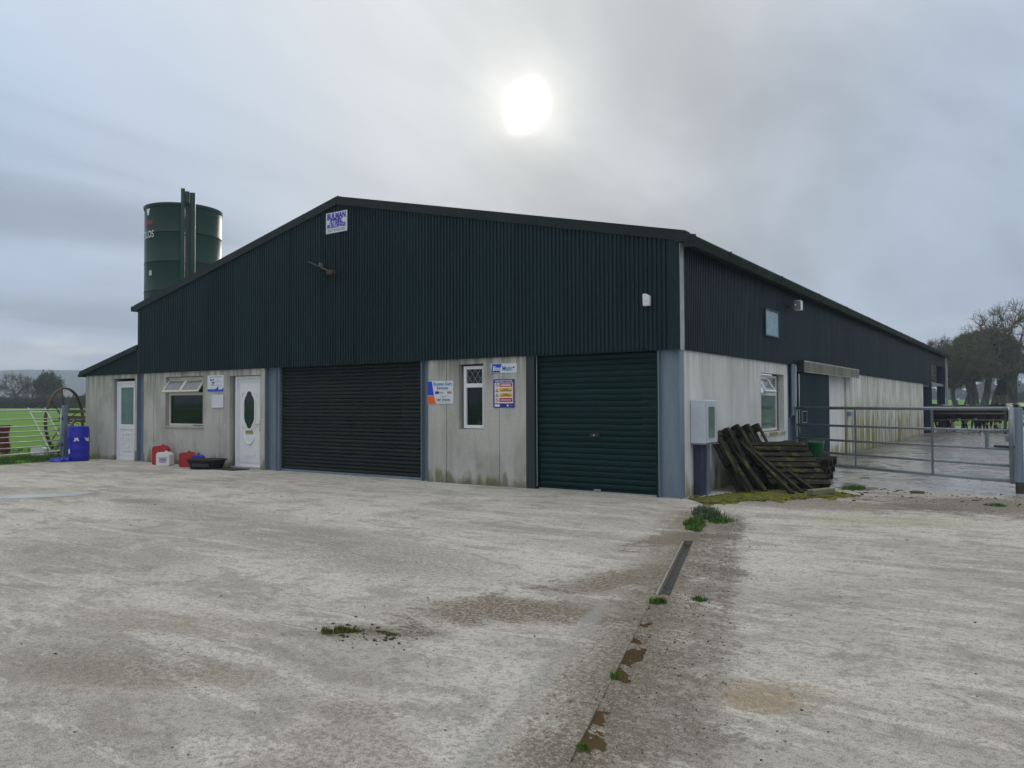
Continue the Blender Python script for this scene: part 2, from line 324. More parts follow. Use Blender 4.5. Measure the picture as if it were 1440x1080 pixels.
# ------------------------------------------------------------------ mesh helpers
class MB:
    def __init__(s): s.v = []; s.f = []; s.mi = []; s.m = 0
    def add(s, vs, fs):
        o = len(s.v); s.v += [tuple(v) for v in vs]; s.f += [tuple(i+o for i in f) for f in fs]; s.mi += [s.m]*len(fs); return s
    def box(s, x0, x1, y0, y1, z0, z1):
        return s.add([(x, y, z) for z in (z0, z1) for y in (y0, y1) for x in (x0, x1)],
                     [(0, 2, 3, 1), (4, 5, 7, 6), (0, 1, 5, 4), (2, 6, 7, 3), (0, 4, 6, 2), (1, 3, 7, 5)])
    def bar(s, p0, p1, wd, ht, upv=(0, 0, 1)):
        p0, p1 = Vector(p0), Vector(p1); d = (p1-p0).normalized(); u = Vector(upv)
        sd = d.cross(u)
        if sd.length < 1e-5: sd = d.cross(Vector((1, 0, 0)))
        sd.normalize(); u = sd.cross(d).normalized(); vs = []
        for q in (p0, p1):
            for a, c in ((-1, -1), (1, -1), (1, 1), (-1, 1)): vs.append(q+sd*a*wd/2+u*c*ht/2)
        return s.add(vs, [(0, 1, 2, 3), (7, 6, 5, 4), (0, 4, 5, 1), (1, 5, 6, 2), (2, 6, 7, 3), (3, 7, 4, 0)])
    def tube(s, pts, rad, n=8, cap=True):
        pts = [Vector(p) for p in pts]; rad = rad if isinstance(rad, (list, tuple)) else [rad]*len(pts); vs = []; fs = []
        prev = None
        for i, p in enumerate(pts):
            d = (pts[min(i+1, len(pts)-1)]-pts[max(i-1, 0)]).normalized()
            if prev is None: prev = d.orthogonal().normalized()
            a = (prev-d*prev.dot(d)).normalized(); prev = a; bb = d.cross(a)
            for k in range(n):
                t = 2*PI*k/n; vs.append(p+(a*math.cos(t)+bb*math.sin(t))*rad[i])
        for i in range(len(pts)-1):
            for k in range(n): fs.append((i*n+k, i*n+(k+1) % n, (i+1)*n+(k+1) % n, (i+1)*n+k))
        if cap: fs.append(tuple(range(n-1, -1, -1))); fs.append(tuple(range((len(pts)-1)*n, len(pts)*n)))
        return s.add(vs, fs)
    def lathe(s, prof, n=24, c=(0, 0, 0), capt=True, capb=True):
        vs = []; fs = []
        for r, z in prof:
            for k in range(n): vs.append((c[0]+r*math.cos(2*PI*k/n), c[1]+r*math.sin(2*PI*k/n), c[2]+z))
        for i in range(len(prof)-1):
            for k in range(n): fs.append((i*n+k, i*n+(k+1) % n, (i+1)*n+(k+1) % n, (i+1)*n+k))
        if capb: fs.append(tuple(range(n-1, -1, -1)))
        if capt: fs.append(tuple(range((len(prof)-1)*n, len(prof)*n)))
        return s.add(vs, fs)
    def prism(s, poly, fn0, fn1):
        """poly: 2-D outline; fn0 / fn1 turn (a, b) into the two end faces"""
        n = len(poly)
        vs = [fn0(a, b) for a, b in poly]+[fn1(a, b) for a, b in poly]
        return s.add(vs, [tuple(range(n-1, -1, -1)), tuple(range(n, 2*n))]+[(k, (k+1) % n, n+(k+1) % n, n+k) for k in range(n)])
    def build(s, name, material=None, parent=None, bevel=0., smooth=False, fix=True):
        me = bpy.data.meshes.new(name)
        if fix or bevel:
            bm = bmesh.new(); vv = [bm.verts.new(v) for v in s.v]
            for f, mi in zip(s.f, s.mi):
                try: q = bm.faces.new([vv[i] for i in f]); q.material_index = mi
                except ValueError: pass
            bmesh.ops.recalc_face_normals(bm, faces=bm.faces)
            if bevel: bmesh.ops.bevel(bm, geom=bm.edges[:], offset=bevel, segments=1, affect='EDGES', clamp_overlap=True)
            bm.to_mesh(me); bm.free()
        else: me.from_pydata(s.v, [], s.f)
        return obj(name, me, material, parent, smooth)
def obj(name, me, material=None, parent=None, smooth=False):
    o = bpy.data.objects.new(name, me); COL.objects.link(o)
    if material is not None:
        for q in (material if isinstance(material, list) else [material]): me.materials.append(q)
    if smooth: me.polygons.foreach_set('use_smooth', [True]*len(me.polygons))
    if parent is not None: o.parent = parent
    return o
def thing(name, label, cat, loc=(0, 0, 0), rz=0., group=None):
    o = bpy.data.objects.new(name, None); COL.objects.link(o); o.location = loc; o.rotation_euler = (0, 0, rz)
    o.empty_display_size = .2
    return tag(o, label, cat, group)
def tag(o, label, cat, group=None):
    o['label'] = label; o['category'] = cat
    if group: o['group'] = group
    return o
def kind(o, k): o['kind'] = k; return o
def struct(name, mb, m, **k): return kind(mb.build(name, m, **k), 'structure')
def copy_tree(o, parent=None):
    c = o.copy(); COL.objects.link(c); c.parent = parent
    for ch in list(o.children): copy_tree(ch, c)
    return c
def text_mesh(s, size, width=None, bold=0.):
    cu = bpy.data.curves.new('t', 'FONT'); cu.body = s; cu.size = size; cu.align_x = 'CENTER'; cu.align_y = 'CENTER'; cu.offset = bold; cu.resolution_u = 3
    o = bpy.data.objects.new('t', cu); COL.objects.link(o)
    bpy.context.view_layer.update()
    me = bpy.data.meshes.new_from_object(o.evaluated_get(bpy.context.evaluated_depsgraph_get()))
    bpy.data.objects.remove(o); bpy.data.curves.remove(cu)
    if width and len(me.vertices):
        xs = [v.co.x for v in me.vertices]; k = width/(max(xs)-min(xs))
        for v in me.vertices: v.co.x *= k
    return me
def lettering(s, size, x, z, y, m, parent, width=None, bold=0., italic=0.):
    me = text_mesh(s, size, width, bold)
    for v in me.vertices: v.co = (x+v.co.x+italic*v.co.y, y, z+v.co.y)
    return obj('lettering', me, m, parent)

# ================================================================== ground
def smooth01(a): a = np.clip(a, 0, 1); return a*a*(3-2*a)
def terrain_h(x, y):
    d = np.hypot(x+5, y-5)
    h = .04+1.0*smooth01((d-35)/70)+1.2*smooth01((d-110)/200)
    h = h+.10*np.sin(x*.11)*np.cos(y*.09)*smooth01((d-25)/30)
    # cut away under the yard, the shed and the slurry yard
    ins = np.minimum.reduce([x+16.95+.30*np.clip((y+1)/-1.6, 0, 1)*0, 13-x, y+32, np.where(x < -17.6, -y, np.where(x < .0, 38.0-y, 44.5-y))])
    return np.where(ins > .0, -.30, h)
xs = np.unique(np.round(np.concatenate([-np.geomspace(24, 1700, 45), np.arange(-24, 20, .5), np.geomspace(20, 1700, 45)]), 3))
ys = np.unique(np.round(np.concatenate([-np.geomspace(36, 1700, 40), np.arange(-36, 46, .5), np.geomspace(46, 1700, 48)]), 3))
GX, GY_ = np.meshgrid(xs, ys); GZ = terrain_h(GX, GY_)
nv = len(xs); V = np.stack([GX, GY_, GZ], -1).reshape(-1, 3)
F = [(j*nv+i, j*nv+i+1, (j+1)*nv+i+1, (j+1)*nv+i) for j in range(len(ys)-1) for i in range(nv-1)]
me = bpy.data.meshes.new('ground'); me.from_pydata(V.tolist(), [], F); kind(obj('ground', me, M_grass, smooth=True), 'structure')

# concrete yard: sheet with a slot for the open drain
DR0, DR1 = Vector((.50, -.30)), Vector((3.50, -9.85)); du = (DR1-DR0).normalized(); dn = Vector((-du.y, du.x))   # dn points to the right of the picture
if dn.x < 0: dn = -dn
DW = .058
SLOT0 = DR0+du*((Vector((1.50, -3.35))-DR0).dot(du)); SLOT1 = DR0+du*((Vector((2.215, -5.70))-DR0).dot(du))
bm = bmesh.new()
edge = [(-16.72, 0.0), (-16.95, -1.0), (-16.80, -1.7), (-16.62, -2.4), (-16.5, -3.3), (-16.62, -5), (-16.5, -9), (-16.6, -20), (-16.6, -31.5), (12.7, -31.5), (12.7, 3.0),
        (9, 3.25), (6.2, 2.95), (4.6, 2.85), (4.1, 2.9), (3.4, 3.1), (2.9, 3.25), (2.3, 2.9), (1.85, 2.6), (1.3, 3.3), (.8, 4.6), (.45, 6.0), (0.2, 7.4), (-17.5, 7.4), (-17.5, 0.02)]
outer = [bm.verts.new((x, y, 0)) for x, y in edge]
a0, a1 = SLOT0-dn*DW, SLOT0+dn*DW; b1, b0 = SLOT1+dn*DW, SLOT1-dn*DW
SEND = DR0+du*9.5; b1, b0 = SEND+dn*DW, SEND-dn*DW
inner = [bm.verts.new((q.x, q.y, 0)) for q in (a0, a1, b1, b0)]
es = [bm.edges.new((L[i], L[(i+1) % len(L)])) for L in (outer, inner) for i in range(len(L))]
bmesh.ops.triangle_fill(bm, use_beauty=True, use_dissolve=False, edges=es)
for e in [e for e in bm.edges if e.is_boundary]:
    p, q = e.verts; p2 = bm.verts.new((p.co.x, p.co.y, -.14)); q2 = bm.verts.new((q.co.x, q.co.y, -.14)); bm.faces.new((p, q, q2, p2))
bmesh.ops.remove_doubles(bm, verts=bm.verts, dist=1e-5)
bmesh.ops.recalc_face_normals(bm, faces=bm.faces)
me = bpy.data.meshes.new('concrete_yard'); bm.to_mesh(me); bm.free()
for poly in me.polygons:
    pass
yard = kind(obj('concrete_yard', me, M_yard), 'structure')
# drain channel lining: floor of wet silt, kerb lips
mb = MB(); c0 = SLOT0.to_3d(); c1 = SLOT1.to_3d(); off = Vector((0, 0, -.075))
mb.bar(c0+off-du.to_3d()*.05, c1+off+du.to_3d()*.05, .17, .03)
M_silt = worn('wet_silt', (.055, .057, .052), .35, amt=.3, scale=5, dirt=(.07, .07, .06), bump=.05)
struct('drain_floor', mb, M_silt)
M_lip = worn('drain_lip', (.26, .245, .215), .7, amt=.3, scale=8, dirt=(.2, .19, .16))
for sgn in (-1,):
    mb = MB(); q = dn.to_3d()*sgn*(DW-.010)
    mb.bar(c0+q+Vector((0, 0, -.051)), c1+q+Vector((0, 0, -.051)), .018, .092)
    struct('drain_edge', mb, M_lip)
# wet slurry yard beside the shed, shed floor
mb = MB(); N = 40
mb.add([(-.2, 5.5, -.012), (-.2, 44.6, -.012), (13.1, 44.6, -.012), (13.1, 2.2, -.012), (1.2, 2.2, -.012), (.8, 4.2, -.012)], [(0, 5, 4, 3, 2, 1)])
struct('slurry_yard', mb, M_slurry, fix=False)
M_floor = worn('shed_floor', (.16, .155, .145), .8)
mb = MB(); mb.add([(-17.4, 7.35, -.02), (-.15, 7.35, -.02), (-.15, 38.2, -.02), (-17.4, 38.2, -.02)], [(0, 1, 2, 3)]); struct('shed_floor', mb, M_floor, fix=False)
def irregular(cx, cy, rx, ry, rot, seed, n=26, jag=.3):
    r = random.Random(seed); ph = [(r.uniform(0, 6.28), r.uniform(.3, 1)/k) for k in range(1, 6)]; pts = []
    for i in range(n):
        t = 2*PI*i/n; k = 1+jag*sum(a*math.sin((j+1)*t+p) for j, (p, a) in enumerate(ph))*.6
        px, py = rx*k*math.cos(t), ry*k*math.sin(t); pts.append((cx+px*math.cos(rot)-py*math.sin(rot), cy+px*math.sin(rot)+py*math.cos(rot)))
    return pts
def sheet(name, pts, z, m):
    mb = MB(); mb.add([(x, y, z) for x, y in pts], [tuple(range(len(pts)))]); return struct(name, mb, m, fix=True)
DA = math.atan2(du.y, du.x)
S1 = (SLOT1-DR0).dot(du); mbw = MB(); q0, q1_ = (DR0+du*(S1-.03)).to_3d(), (DR0+du*9.5).to_3d(); o3 = dn.to_3d()*DW; zw = Vector((0, 0, -.012))
mbw.add([q0-o3+zw, q0+o3+zw, q1_+o3+zw, q1_-o3+zw], [(0, 1, 2, 3)]); struct('drain_water', mbw, M_puddle, fix=False)
PUD = [((Vector(p)-DR0).dot(du), h_) for p, h_ in (((2.435, -6.47), .06), ((2.56, -6.86), .09), ((2.64, -7.10), .13), ((2.75, -7.47), .07), ((2.88, -7.98), .13), ((2.95, -8.22), .10))]
ns_, nc_ = 300, 22; s0_, s1_ = S1-.02, 9.5; rr = random.Random(5); oct_ = [(rr.uniform(-1, 1)*k, rr.uniform(-1, 1)*k, rr.uniform(0, 6.3), 1/k**.45) for k in (14, 23, 37, 55, 80, 120, 170) for _ in (0, 1)]
vs = []
for i in range(ns_+1):
    sv = s0_+(s1_-s0_)*i/ns_
    for j in range(nc_+1):
        cv = -DW-.006+(2*DW+.09)*j/nc_
        ps_ = min((abs(sv-p_), p_) for p_, _ in PUD)[1]
        nz_ = sum(w_*math.sin(a_*sv*1.5+b_*cv*1.5+ph) for a_, b_, ph, w_ in oct_)
        dip = max(math.exp(-((sv-ps+.5*(cv-.02)*math.sin(ps*40))/hw)**2) for ps, hw in PUD)*math.exp(-(max(0, cv+.01-.03*math.sin(ps_*31))/.045)**2)
        h_ = .002+.016*nz_-.034*dip
        if cv > DW: h_ = h_*max(0, 1-(cv-DW)/.08)-.006*((cv-DW)/.08)
        if cv < -DW+.01: h_ = min(h_, -.002)
        q = DR0+du*sv+dn*cv; vs.append((q.x, q.y, max(-.055, min(.012, h_))))
mb = MB(); mb.add(vs, [(i*(nc_+1)+j, i*(nc_+1)+j+1, (i+1)*(nc_+1)+j+1, (i+1)*(nc_+1)+j) for i in range(ns_) for j in range(nc_)])
struct('drain_silt', mb, M_yard, fix=False, smooth=True)
sheet('puddle', irregular(-8.95, -5.35, 1.1, .30, .95, 15, jag=.4), .004, M_wetfilm)
# brown track beyond the slurry yard
M_track = worn('mud_track', (.17, .13, .105), .8, amt=.5, scale=2)
def strip(name, pts, wd, m, lift):
    vs = []
    for i, (x, y) in enumerate(pts):
        d = Vector(pts[min(i+1, len(pts)-1)])-Vector(pts[max(i-1, 0)]); d.normalize(); n = Vector((-d.y, d.x))*wd/2
        for s in (-1, 0, 1):
            q = Vector((x, y))+n*s; vs.append((q.x, q.y, float(terrain_h(np.float64(q.x), np.float64(q.y)))+lift))
    mb = MB(); mb.add(vs, [(i*3+k, i*3+k+1, i*3+k+4, i*3+k+3) for i in range(len(pts)-1) for k in (0, 1)]); return struct(name, mb, m, smooth=True)
strip('farm_track', [(4.4+.35*math.sin(i*.5)+max(0, (i-8))*-.5, 45+i*3.3) for i in range(22)], 3.4, M_track, .05)
# hills
def ridge(name, x0, y0, x1, y1, hs, depth, m):
    mb = MB(); n = 90; rows = 8; d = Vector((x1-x0, y1-y0)).normalized(); nn = Vector((-d.y, d.x)); vs = []
    for j in range(rows+1):
        for i in range(n+1):
            t = i/n; q = Vector((x0, y0)).lerp(Vector((x1, y1)), t)+nn*(j/rows-.5)*depth
            k = math.sin(PI*j/rows)**.8
            z = k*(np.interp(t, [a for a, _ in hs], [b for _, b in hs])+1.3*math.sin(t*41+j)+.8*math.sin(t*97+2*j))
            vs.append((q.x, q.y, z+1.6))
    mb.add(vs, [(j*(n+1)+i, j*(n+1)+i+1, (j+1)*(n+1)+i+1, (j+1)*(n+1)+i) for j in range(rows) for i in range(n)])
    return struct(name, mb, m, smooth=True)
def hill_fn(t, b):
    p = t.pos(); n = t.noise(p, .012, 4); v = t.voro(p, .012)
    t.put(b.inputs['Base Color'], t.mix(t.range(n, .4, .6), (.040, .055, .030), t.mix(t.range(v, .3, .7), (.055, .09, .02), (.045, .042, .03))))
M_hill = mat('hill_land', (.05, .07, .03), .95, fn=hill_fn, spec=.1)
ridge('hills', -1330, -420, -640, 1180, [(0, 14), (.3, 30), (.5, 40), (.62, 44), (.8, 40), (1, 20)], 420, M_hill)
ridge('far_hills', -500, 1420, 900, 1330, [(0, 12), (.3, 9), (.6, 14), (1, 10)], 300, M_hill)

# ================================================================== the shed
W = 14.85; HE = 4.02; HR = 5.68; XR = -W/2; DEND = 37.2; SL = (HR-HE)/(W/2)
def roofz(x): return HR-abs(x-XR)*SL
shed = thing('farm_shed', 'long dark green clad farm shed with concrete base walls and roller doors', 'shed')

def cellwall(us, zs, holes, place, d):
    """wall panel as one skin with openings cut out; place(u, depth, z) -> world"""
    us = sorted(set(us+[h[k] for h in holes for k in (0, 1)])); zs = sorted(set(zs+[h[k] for h in holes for k in (2, 3)]))
    lo, hi = min(us), max(us)
    def solid(i, j):
        if i < 0 or j < 0 or i >= len(us)-1 or j >= len(zs)-1: return False
        cu, cz = (us[i]+us[i+1])/2, (zs[j]+zs[j+1])/2
        return not any(h[0] < cu < h[1] and h[2] < cz < h[3] for h in holes)
    mb = MB(); q = lambda *p: mb.add([place(*k) for k in p], [(0, 1, 2, 3)])
    for i in range(len(us)-1):
        for j in range(len(zs)-1):
            if not solid(i, j): continue
            a, b, c, e = us[i], us[i+1], zs[j], zs[j+1]
            q((a, 0, c), (b, 0, c), (b, 0, e), (a, 0, e)); q((a, d, c), (a, d, e), (b, d, e), (b, d, c))
            if not solid(i-1, j): q((a, 0, c), (a, 0, e), (a, d, e), (a, d, c))
            if not solid(i+1, j): q((b, 0, c), (b, d, c), (b, d, e), (b, 0, e))
            if not solid(i, j-1): q((a, 0, c), (a, d, c), (b, d, c), (b, 0, c))
            if not solid(i, j+1): q((a, 0, e), (b, 0, e), (b, d, e), (a, d, e))
    bm = bmesh.new(); vv = [bm.verts.new(v) for v in mb.v]
    for f in mb.f: bm.faces.new([vv[i] for i in f])
    bmesh.ops.remove_doubles(bm, verts=bm.verts, dist=1e-4); bmesh.ops.recalc_face_normals(bm, faces=bm.faces)
    me = bpy.data.meshes.new('wall_panel'); bm.to_mesh(me); bm.free(); return me
FRONT = lambda u, d, z: (u, d, z)
SIDE = lambda u, d, z: (-d, u, z)
WIN1 = (-13.68, -12.11, .93, 2.16); WIN2 = (-4.28, -3.72, 1.0, 2.18); DOOR1 = (-11.07, -9.95, -.03, 2.13); DOORL = (-16.10, -15.08, -.03, 2.17)
WIN3 = (4.11, 5.72, .86, 2.05)
J = .006
def panel(u0, u1, holes, place=FRONT, m=M_front, top=2.33, d=.16, par=None, jig=0.):
    hs = [h for h in holes if h[0] < u1 and h[1] > u0]
    hs = [(max(h[0], u0+J) if h[0] > u0+.02 else u0-1, min(h[1], u1-J) if h[1] < u1-.02 else u1+1, h[2], h[3]) for h in hs]
    us = [u0+J, u1-J]; hs2 = [(max(h[0], u0+J), min(h[1], u1-J), max(h[2], -.03), h[3]) for h in hs]
    pl = (lambda u, dd, z: place(u, dd+jig, z)) if jig else place
    return obj('wall_panel', cellwall(us, [-.03, top], hs2, pl, d), m, shed)
for u0, u1 in ((-17.58, -17.0), (-17.0, -14.98)): panel(u0, u1, [DOORL])
for u0, u1 in ((-14.66, -14.2), (-14.2, -11.45), (-11.45, -9.80)): panel(u0, u1, [WIN1, (DOOR1[0], DOOR1[1], DOOR1[2], DOOR1[3])], jig=.002 if u0 == -14.2 else 0)
for u0, u1 in ((-5.02, -4.57), (-4.57, -3.37), (-3.37, -2.80)): panel(u0, u1, [WIN2], jig=.003 if u0 == -4.57 else 0)
for u0, u1 in ((.17, 2.35), (2.35, 6.0)): panel(u0, u1, [WIN3], SIDE, M_side, jig=.002 if u0 > 1 else 0)
panel(9.3, 10.55, [], SIDE, M_side, jig=.05); panel(10.55, 11.95, [], SIDE, M_side, jig=.055)
u = 11.95
while u < 28.0:
    v = min(u+1.2, 28.1); panel(u, v, [], SIDE, M_sidefar, jig=random.choice((0, .003, .006))); u = v
# lean-to and left walls, inner partitions (rooms behind the windows are dark)
obj('wall_panel', cellwall([0.18, 9.0], [-.03, 2.33], [], lambda u, d, z: (-17.58+d, u, z), .16), M_front, shed)
obj('wall_panel', cellwall([0.18, 37.0], [-.03, 2.33], [], lambda u, d, z: (-W+d, u, z), .16), M_front, shed)
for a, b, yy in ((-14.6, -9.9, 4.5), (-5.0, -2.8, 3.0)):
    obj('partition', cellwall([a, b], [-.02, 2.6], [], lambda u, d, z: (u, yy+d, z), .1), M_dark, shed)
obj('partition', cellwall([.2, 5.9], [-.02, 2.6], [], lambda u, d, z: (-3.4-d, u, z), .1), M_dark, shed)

# corrugated sheets
PITCH = .0762; AMP = .0115
PROF = ((0., -1), (.42, -1), (.54, 1), (.88, 1))      # share of the pitch, out / in
def ribs(a, b):
    k0 = math.floor(a/PITCH)-1; out = []
    f = lambda t: float(np.interp((t/PITCH) % 1., [0, .42, .54, .88, 1.], [-1, -1, 1, 1, -1]))
    xs_ = sorted({round(a, 5), round(b, 5)} | {round((k+p)*PITCH, 5) for k in range(k0, int(b/PITCH)+2) for p, _ in PROF if a < (k+p)*PITCH < b})
    return [(x_, f(x_+1e-7)) for x_ in xs_]
def sheet_front(x0, x1, bottom, topf, y=-.024, seg=6, m=M_clad, tilt=0., nm='cladding_sheet'):
    vs = []; pr = ribs(x0, x1)
    if x0 < XR < x1: pr = sorted(pr+[(XR, -1)])
    for x, k in pr:
        yy = y+AMP*k+tilt*(x-x0); vs += [(x, yy, bottom), (x, yy, topf(x))]
    mb = MB(); mb.add(vs, [(2*i, 2*i+2, 2*i+3, 2*i+1) for i in range(len(pr)-1)])
    return mb.build(nm, m, shed, fix=False)
x = -W
while x < -.17:
    x1 = min(x+13*PITCH, -.14); bt = 2.28
    sheet_front(x, x1, bt-random.uniform(0, .006), lambda q: roofz(q)-.03, tilt=-.004, y=-.028+random.uniform(-.002, .002)); x = x1
# lean-to gable
def lz(x): return 2.36+(x+17.66)*.215
for x0, x1 in ((-17.56, -16.57), (-16.57, -15.58), (-15.58, -W-.01)): sheet_front(x0, x1, 2.28, lambda q: lz(q)-.02)
def sheet_side(y0, y1, bottom, top, x=.028, seg=4, m=M_cladside, sgn=1):
    vs = []; pr = ribs(y0, y1)
    for yy, k in pr:
        xx = x-sgn*AMP*k; vs += [(xx, yy, bottom), (xx, yy, top)]
    mb = MB(); mb.add(vs, [(2*i, 2*i+2, 2*i+3, 2*i+1) for i in range(len(pr)-1)]); return mb.build('cladding_sheet', m, shed, fix=False)
y = .12
while y < 37.0:
    y1 = min(y+13*PITCH, 37.05); bt = 2.28 if y1 < 31.6 else 3.30
    sheet_side(y, y1, bt-random.uniform(0, .006), HE-.02, x=.028+random.uniform(-.002, .002)); y = y1
y = .05
while y < 36.9:
    y1 = min(y+3.0, 37.05); sheet_side(y, y1, 2.28, HE-.02, x=-W-.02, seg=2, sgn=-1); y = y1
y = .02
while y < 8.9:
    y1 = min(y+3., 9.); sheet_side(y, y1, 2.28, 2.42, x=-17.60, seg=2, sgn=-1); y = y1
# sheet screws
mb = MB()
for zz in (2.42, 3.3, 4.2, 5.0):
    k = 0; xx = -W+.1
    while xx < -.2:
        if zz < roofz(xx)-.15 and random.random() < .85:
            s_ = .006; yy = -.026-AMP-.003; q = round(xx/PITCH)*PITCH+PITCH*.21
            mb.box(q-s_, q+s_, yy-.004, yy+.006, zz-s_, zz+s_)
        xx += PITCH*4
kind(mb.build('sheet_screws', mat('screw_head', (.07, .09, .10), .5, .5), shed), 'stuff')

# roof slopes, ridge, verge boards, eaves gutter
def roof_slope(x0, z0, x1, z1, y0, y1, pitch=.146, m=M_roof, nm='roof_slope', seg=4):
    n = int((y1-y0)/pitch*seg); vs = []
    for i in range(n+1):
        yy = y0+(y1-y0)*i/n; k = .022*math.cos(2*PI*yy/pitch); vs += [(x0, yy, z0+k), (x1, yy, z1+k)]
    mb = MB(); mb.add(vs, [(2*i, 2*i+1, 2*i+3, 2*i+2) for i in range(n)]); return mb.build(nm, m, shed, smooth=True, fix=False)
roof_slope(XR, HR+.035, .20, roofz(.20)+.035, -.04, DEND+.25); roof_slope(-W-.16, roofz(-W-.16)+.035, XR, HR+.035, -.04, DEND+.25)
roof_slope(-17.76, lz(-17.76)+.03, -W-.02, lz(-W-.02)+.03, -.04, 9.05)
mb = MB(); mb.prism([(-.17, -.03), (0, .045), (.17, -.03), (.17, -.045), (0, .025), (-.17, -.045)], lambda a, b: (XR+a, -.05, HR+.06+b), lambda a, b: (XR+a, DEND+.2, HR+.06+b)); mb.build('ridge_cap', M_roof, shed)
def verge(x0, z0, x1, z1, h, nm='bargeboard', y=-.075, m=M_trim):
    d = Vector((x1-x0, 0, z1-z0)).normalized(); nrm = Vector((-d.z, 0, d.x))
    if nrm.z < 0: nrm = -nrm
    mb = MB(); a, b = Vector((x0, 0, z0)), Vector((x1, 0, z1))
    mb.prism([(y, .075), (y, .075-h), (y+.018, .075-h), (y+.018, .06), (y+.20, .06), (y+.20, .075)], lambda yy, t: tuple(a+nrm*t+Vector((0, yy, 0))), lambda yy, t: tuple(b+nrm*t+Vector((0, yy, 0))))
    return mb.build(nm, m, shed)
verge(XR+.002, HR+.01, .13, roofz(.13)+.01, .165); verge(-W-.17, roofz(-W-.17)+.01, XR-.002, HR+.01, .165)
verge(-17.80, lz(-17.80)+.0, -W-.03, lz(-W-.03)+.0, .135)
# gutter along the right eave
GZT = roofz(.22)-.005
gp = [(.13, GZT), (.13, GZT-.10), (.17, GZT-.145), (.27, GZT-.145), (.315, GZT-.03), (.315, GZT), (.305, GZT), (.300, GZT-.03), (.263, GZT-.135), (.175, GZT-.135), (.14, GZT-.098), (.14, GZT)]
gut = MB().prism(gp, lambda a, b: (a, -.07, b), lambda a, b: (a, DEND+.25, b)).build('gutter', M_gutter, shed)
y = 1.5
while y < DEND:
    b = MB(); b.prism([(.125, GZT+.012), (.125, GZT-.105), (.167, GZT-.152), (.274, GZT-.152), (.323, GZT-.03), (.323, GZT+.012)], lambda p, q: (p, y, q), lambda p, q: (p, y+.035, q))
    b.build('gutter_strap', M_gutter, gut); y += 3.05
MB().box(.125, .318, -.078, -.070, GZT-.15, GZT+.03).build('gutter_end', M_trim, gut)
MB().prism([(-.03, 0), (.30, 0), (.33, -.02), (.30, .09), (.12, .13), (-.03, .165)], lambda a, b: (a, -.085, HE-.115+b), lambda a, b: (a, -.079, HE-.115+b)).build('eave_box', M_trim, shed)
MB().box(.045, .29, -.05, DEND, HE-.12, HE-.105).build('soffit', M_darksteel, shed)
MB().box(-W-.33, -W-.15, -.07, DEND, HE-.10, HE+.03).build('gutter', M_gutter, shed)
MB().box(-17.90, -17.70, -.06, 9.0, 2.26, 2.34).build('gutter', M_gutter, shed)
# corner flashing: dark face to the front, pale return on the side
MB().box(-.155, .044, -.052, -.038, 2.27, HE-.06).build('corner_flashing', M_clad, shed)
MB().box(.0442, .0500, -.052, .105, 2.27, HE-.12).build('flashing_return', M_flashpale, shed)
mb = MB(); mb.box(-W-.035, -W+.08, -.045, -.037, 2.27, roofz(-W)-.1); mb.build('corner_flashing', M_trim, shed)

# steel columns
def hcol(x0, x1, y0, y1, z1, web='front', m=M_galv, t=.014, nm='column'):
    mb = MB()
    if web == 'front':
        mb.box(x0, x0+t, y0, y1, -.02, z1); mb.box(x1-t, x1, y0, y1, -.02, z1); ym = y0+(y1-y0)*.45; mb.box(x0+t, x1-t, ym, ym+.012, -.02, z1)
    else:
        mb.box(x0, x1, y0, y0+t, -.02, z1); mb.box(x0, x1, y1-t, y1, -.02, z1); xm = (x0+x1)/2; mb.box(xm, xm+.012, y0+t, y1-t, -.02, z1)
    return mb.build(nm, m, shed)
hcol(-.35, .012, -.005, .165, 2.5); hcol(-14.98, -14.66, .0, .2, 2.5)
hcol(-9.80, -9.42, .0, .2, 2.5); hcol(-5.20, -5.03, .0, .2, 2.5)
MB().box(-2.79, -2.63, .0, .22, -.02, 2.34).build('column', M_darksteel, shed, bevel=.006)
MB().box(-9.42, -9.35, .04, .20, -.02, 2.4).build('door_guide', M_galv, shed)
c_ = hcol(-.17, .012, 6.01, 6.53, 2.4, web='side'); MB().box(.013, .05, 6.2, 6.5, 1.18, 2.3).build('column_cover', M_galv, c_, bevel=.005)
MB().box(.013, .035, 6.02, 6.52, 1.15, 1.18).build('gate_bracket', M_darksteel, c_)
for yy in (12.2, 18.4, 24.6, 30.9, 36.8):
    hcol(-.36, -.17, yy, yy+.30, HE-.1, web='side', m=M_bluesteel)
for yy in (30.9, 36.8):
    hcol(-.165, .01, yy-.02, yy+.32, HE-.15, web='side', m=M_bluesteel)
    hcol(-7.5, -7.2, yy, yy+.3, HR-.3, web='side', m=M_bluesteel)
    for s_ in (-1, 1):
        mb = MB(); mb.bar((XR+s_*W/2*.985, yy+.15, HE-.28), (XR, yy+.15, HR-.28), .16, .34); mb.build('rafter', M_bluesteel, shed)
MB().bar((-.1, 31.3, 2.36), (-.1, 36.8, 2.36), .08, .14).build('side_rail', M_galv, shed)
MB().bar((-.1, 28.1, 2.24), (-.1, 31, 2.24), .08, .14).build('side_rail', M_bluesteel, shed)
MB().tube([(.09, 37.15, HE-.12), (.09, 37.15, .05)], .04, 10).build('downpipe', worn('pale_pipe', (.40, .42, .42), .5), shed, smooth=True)

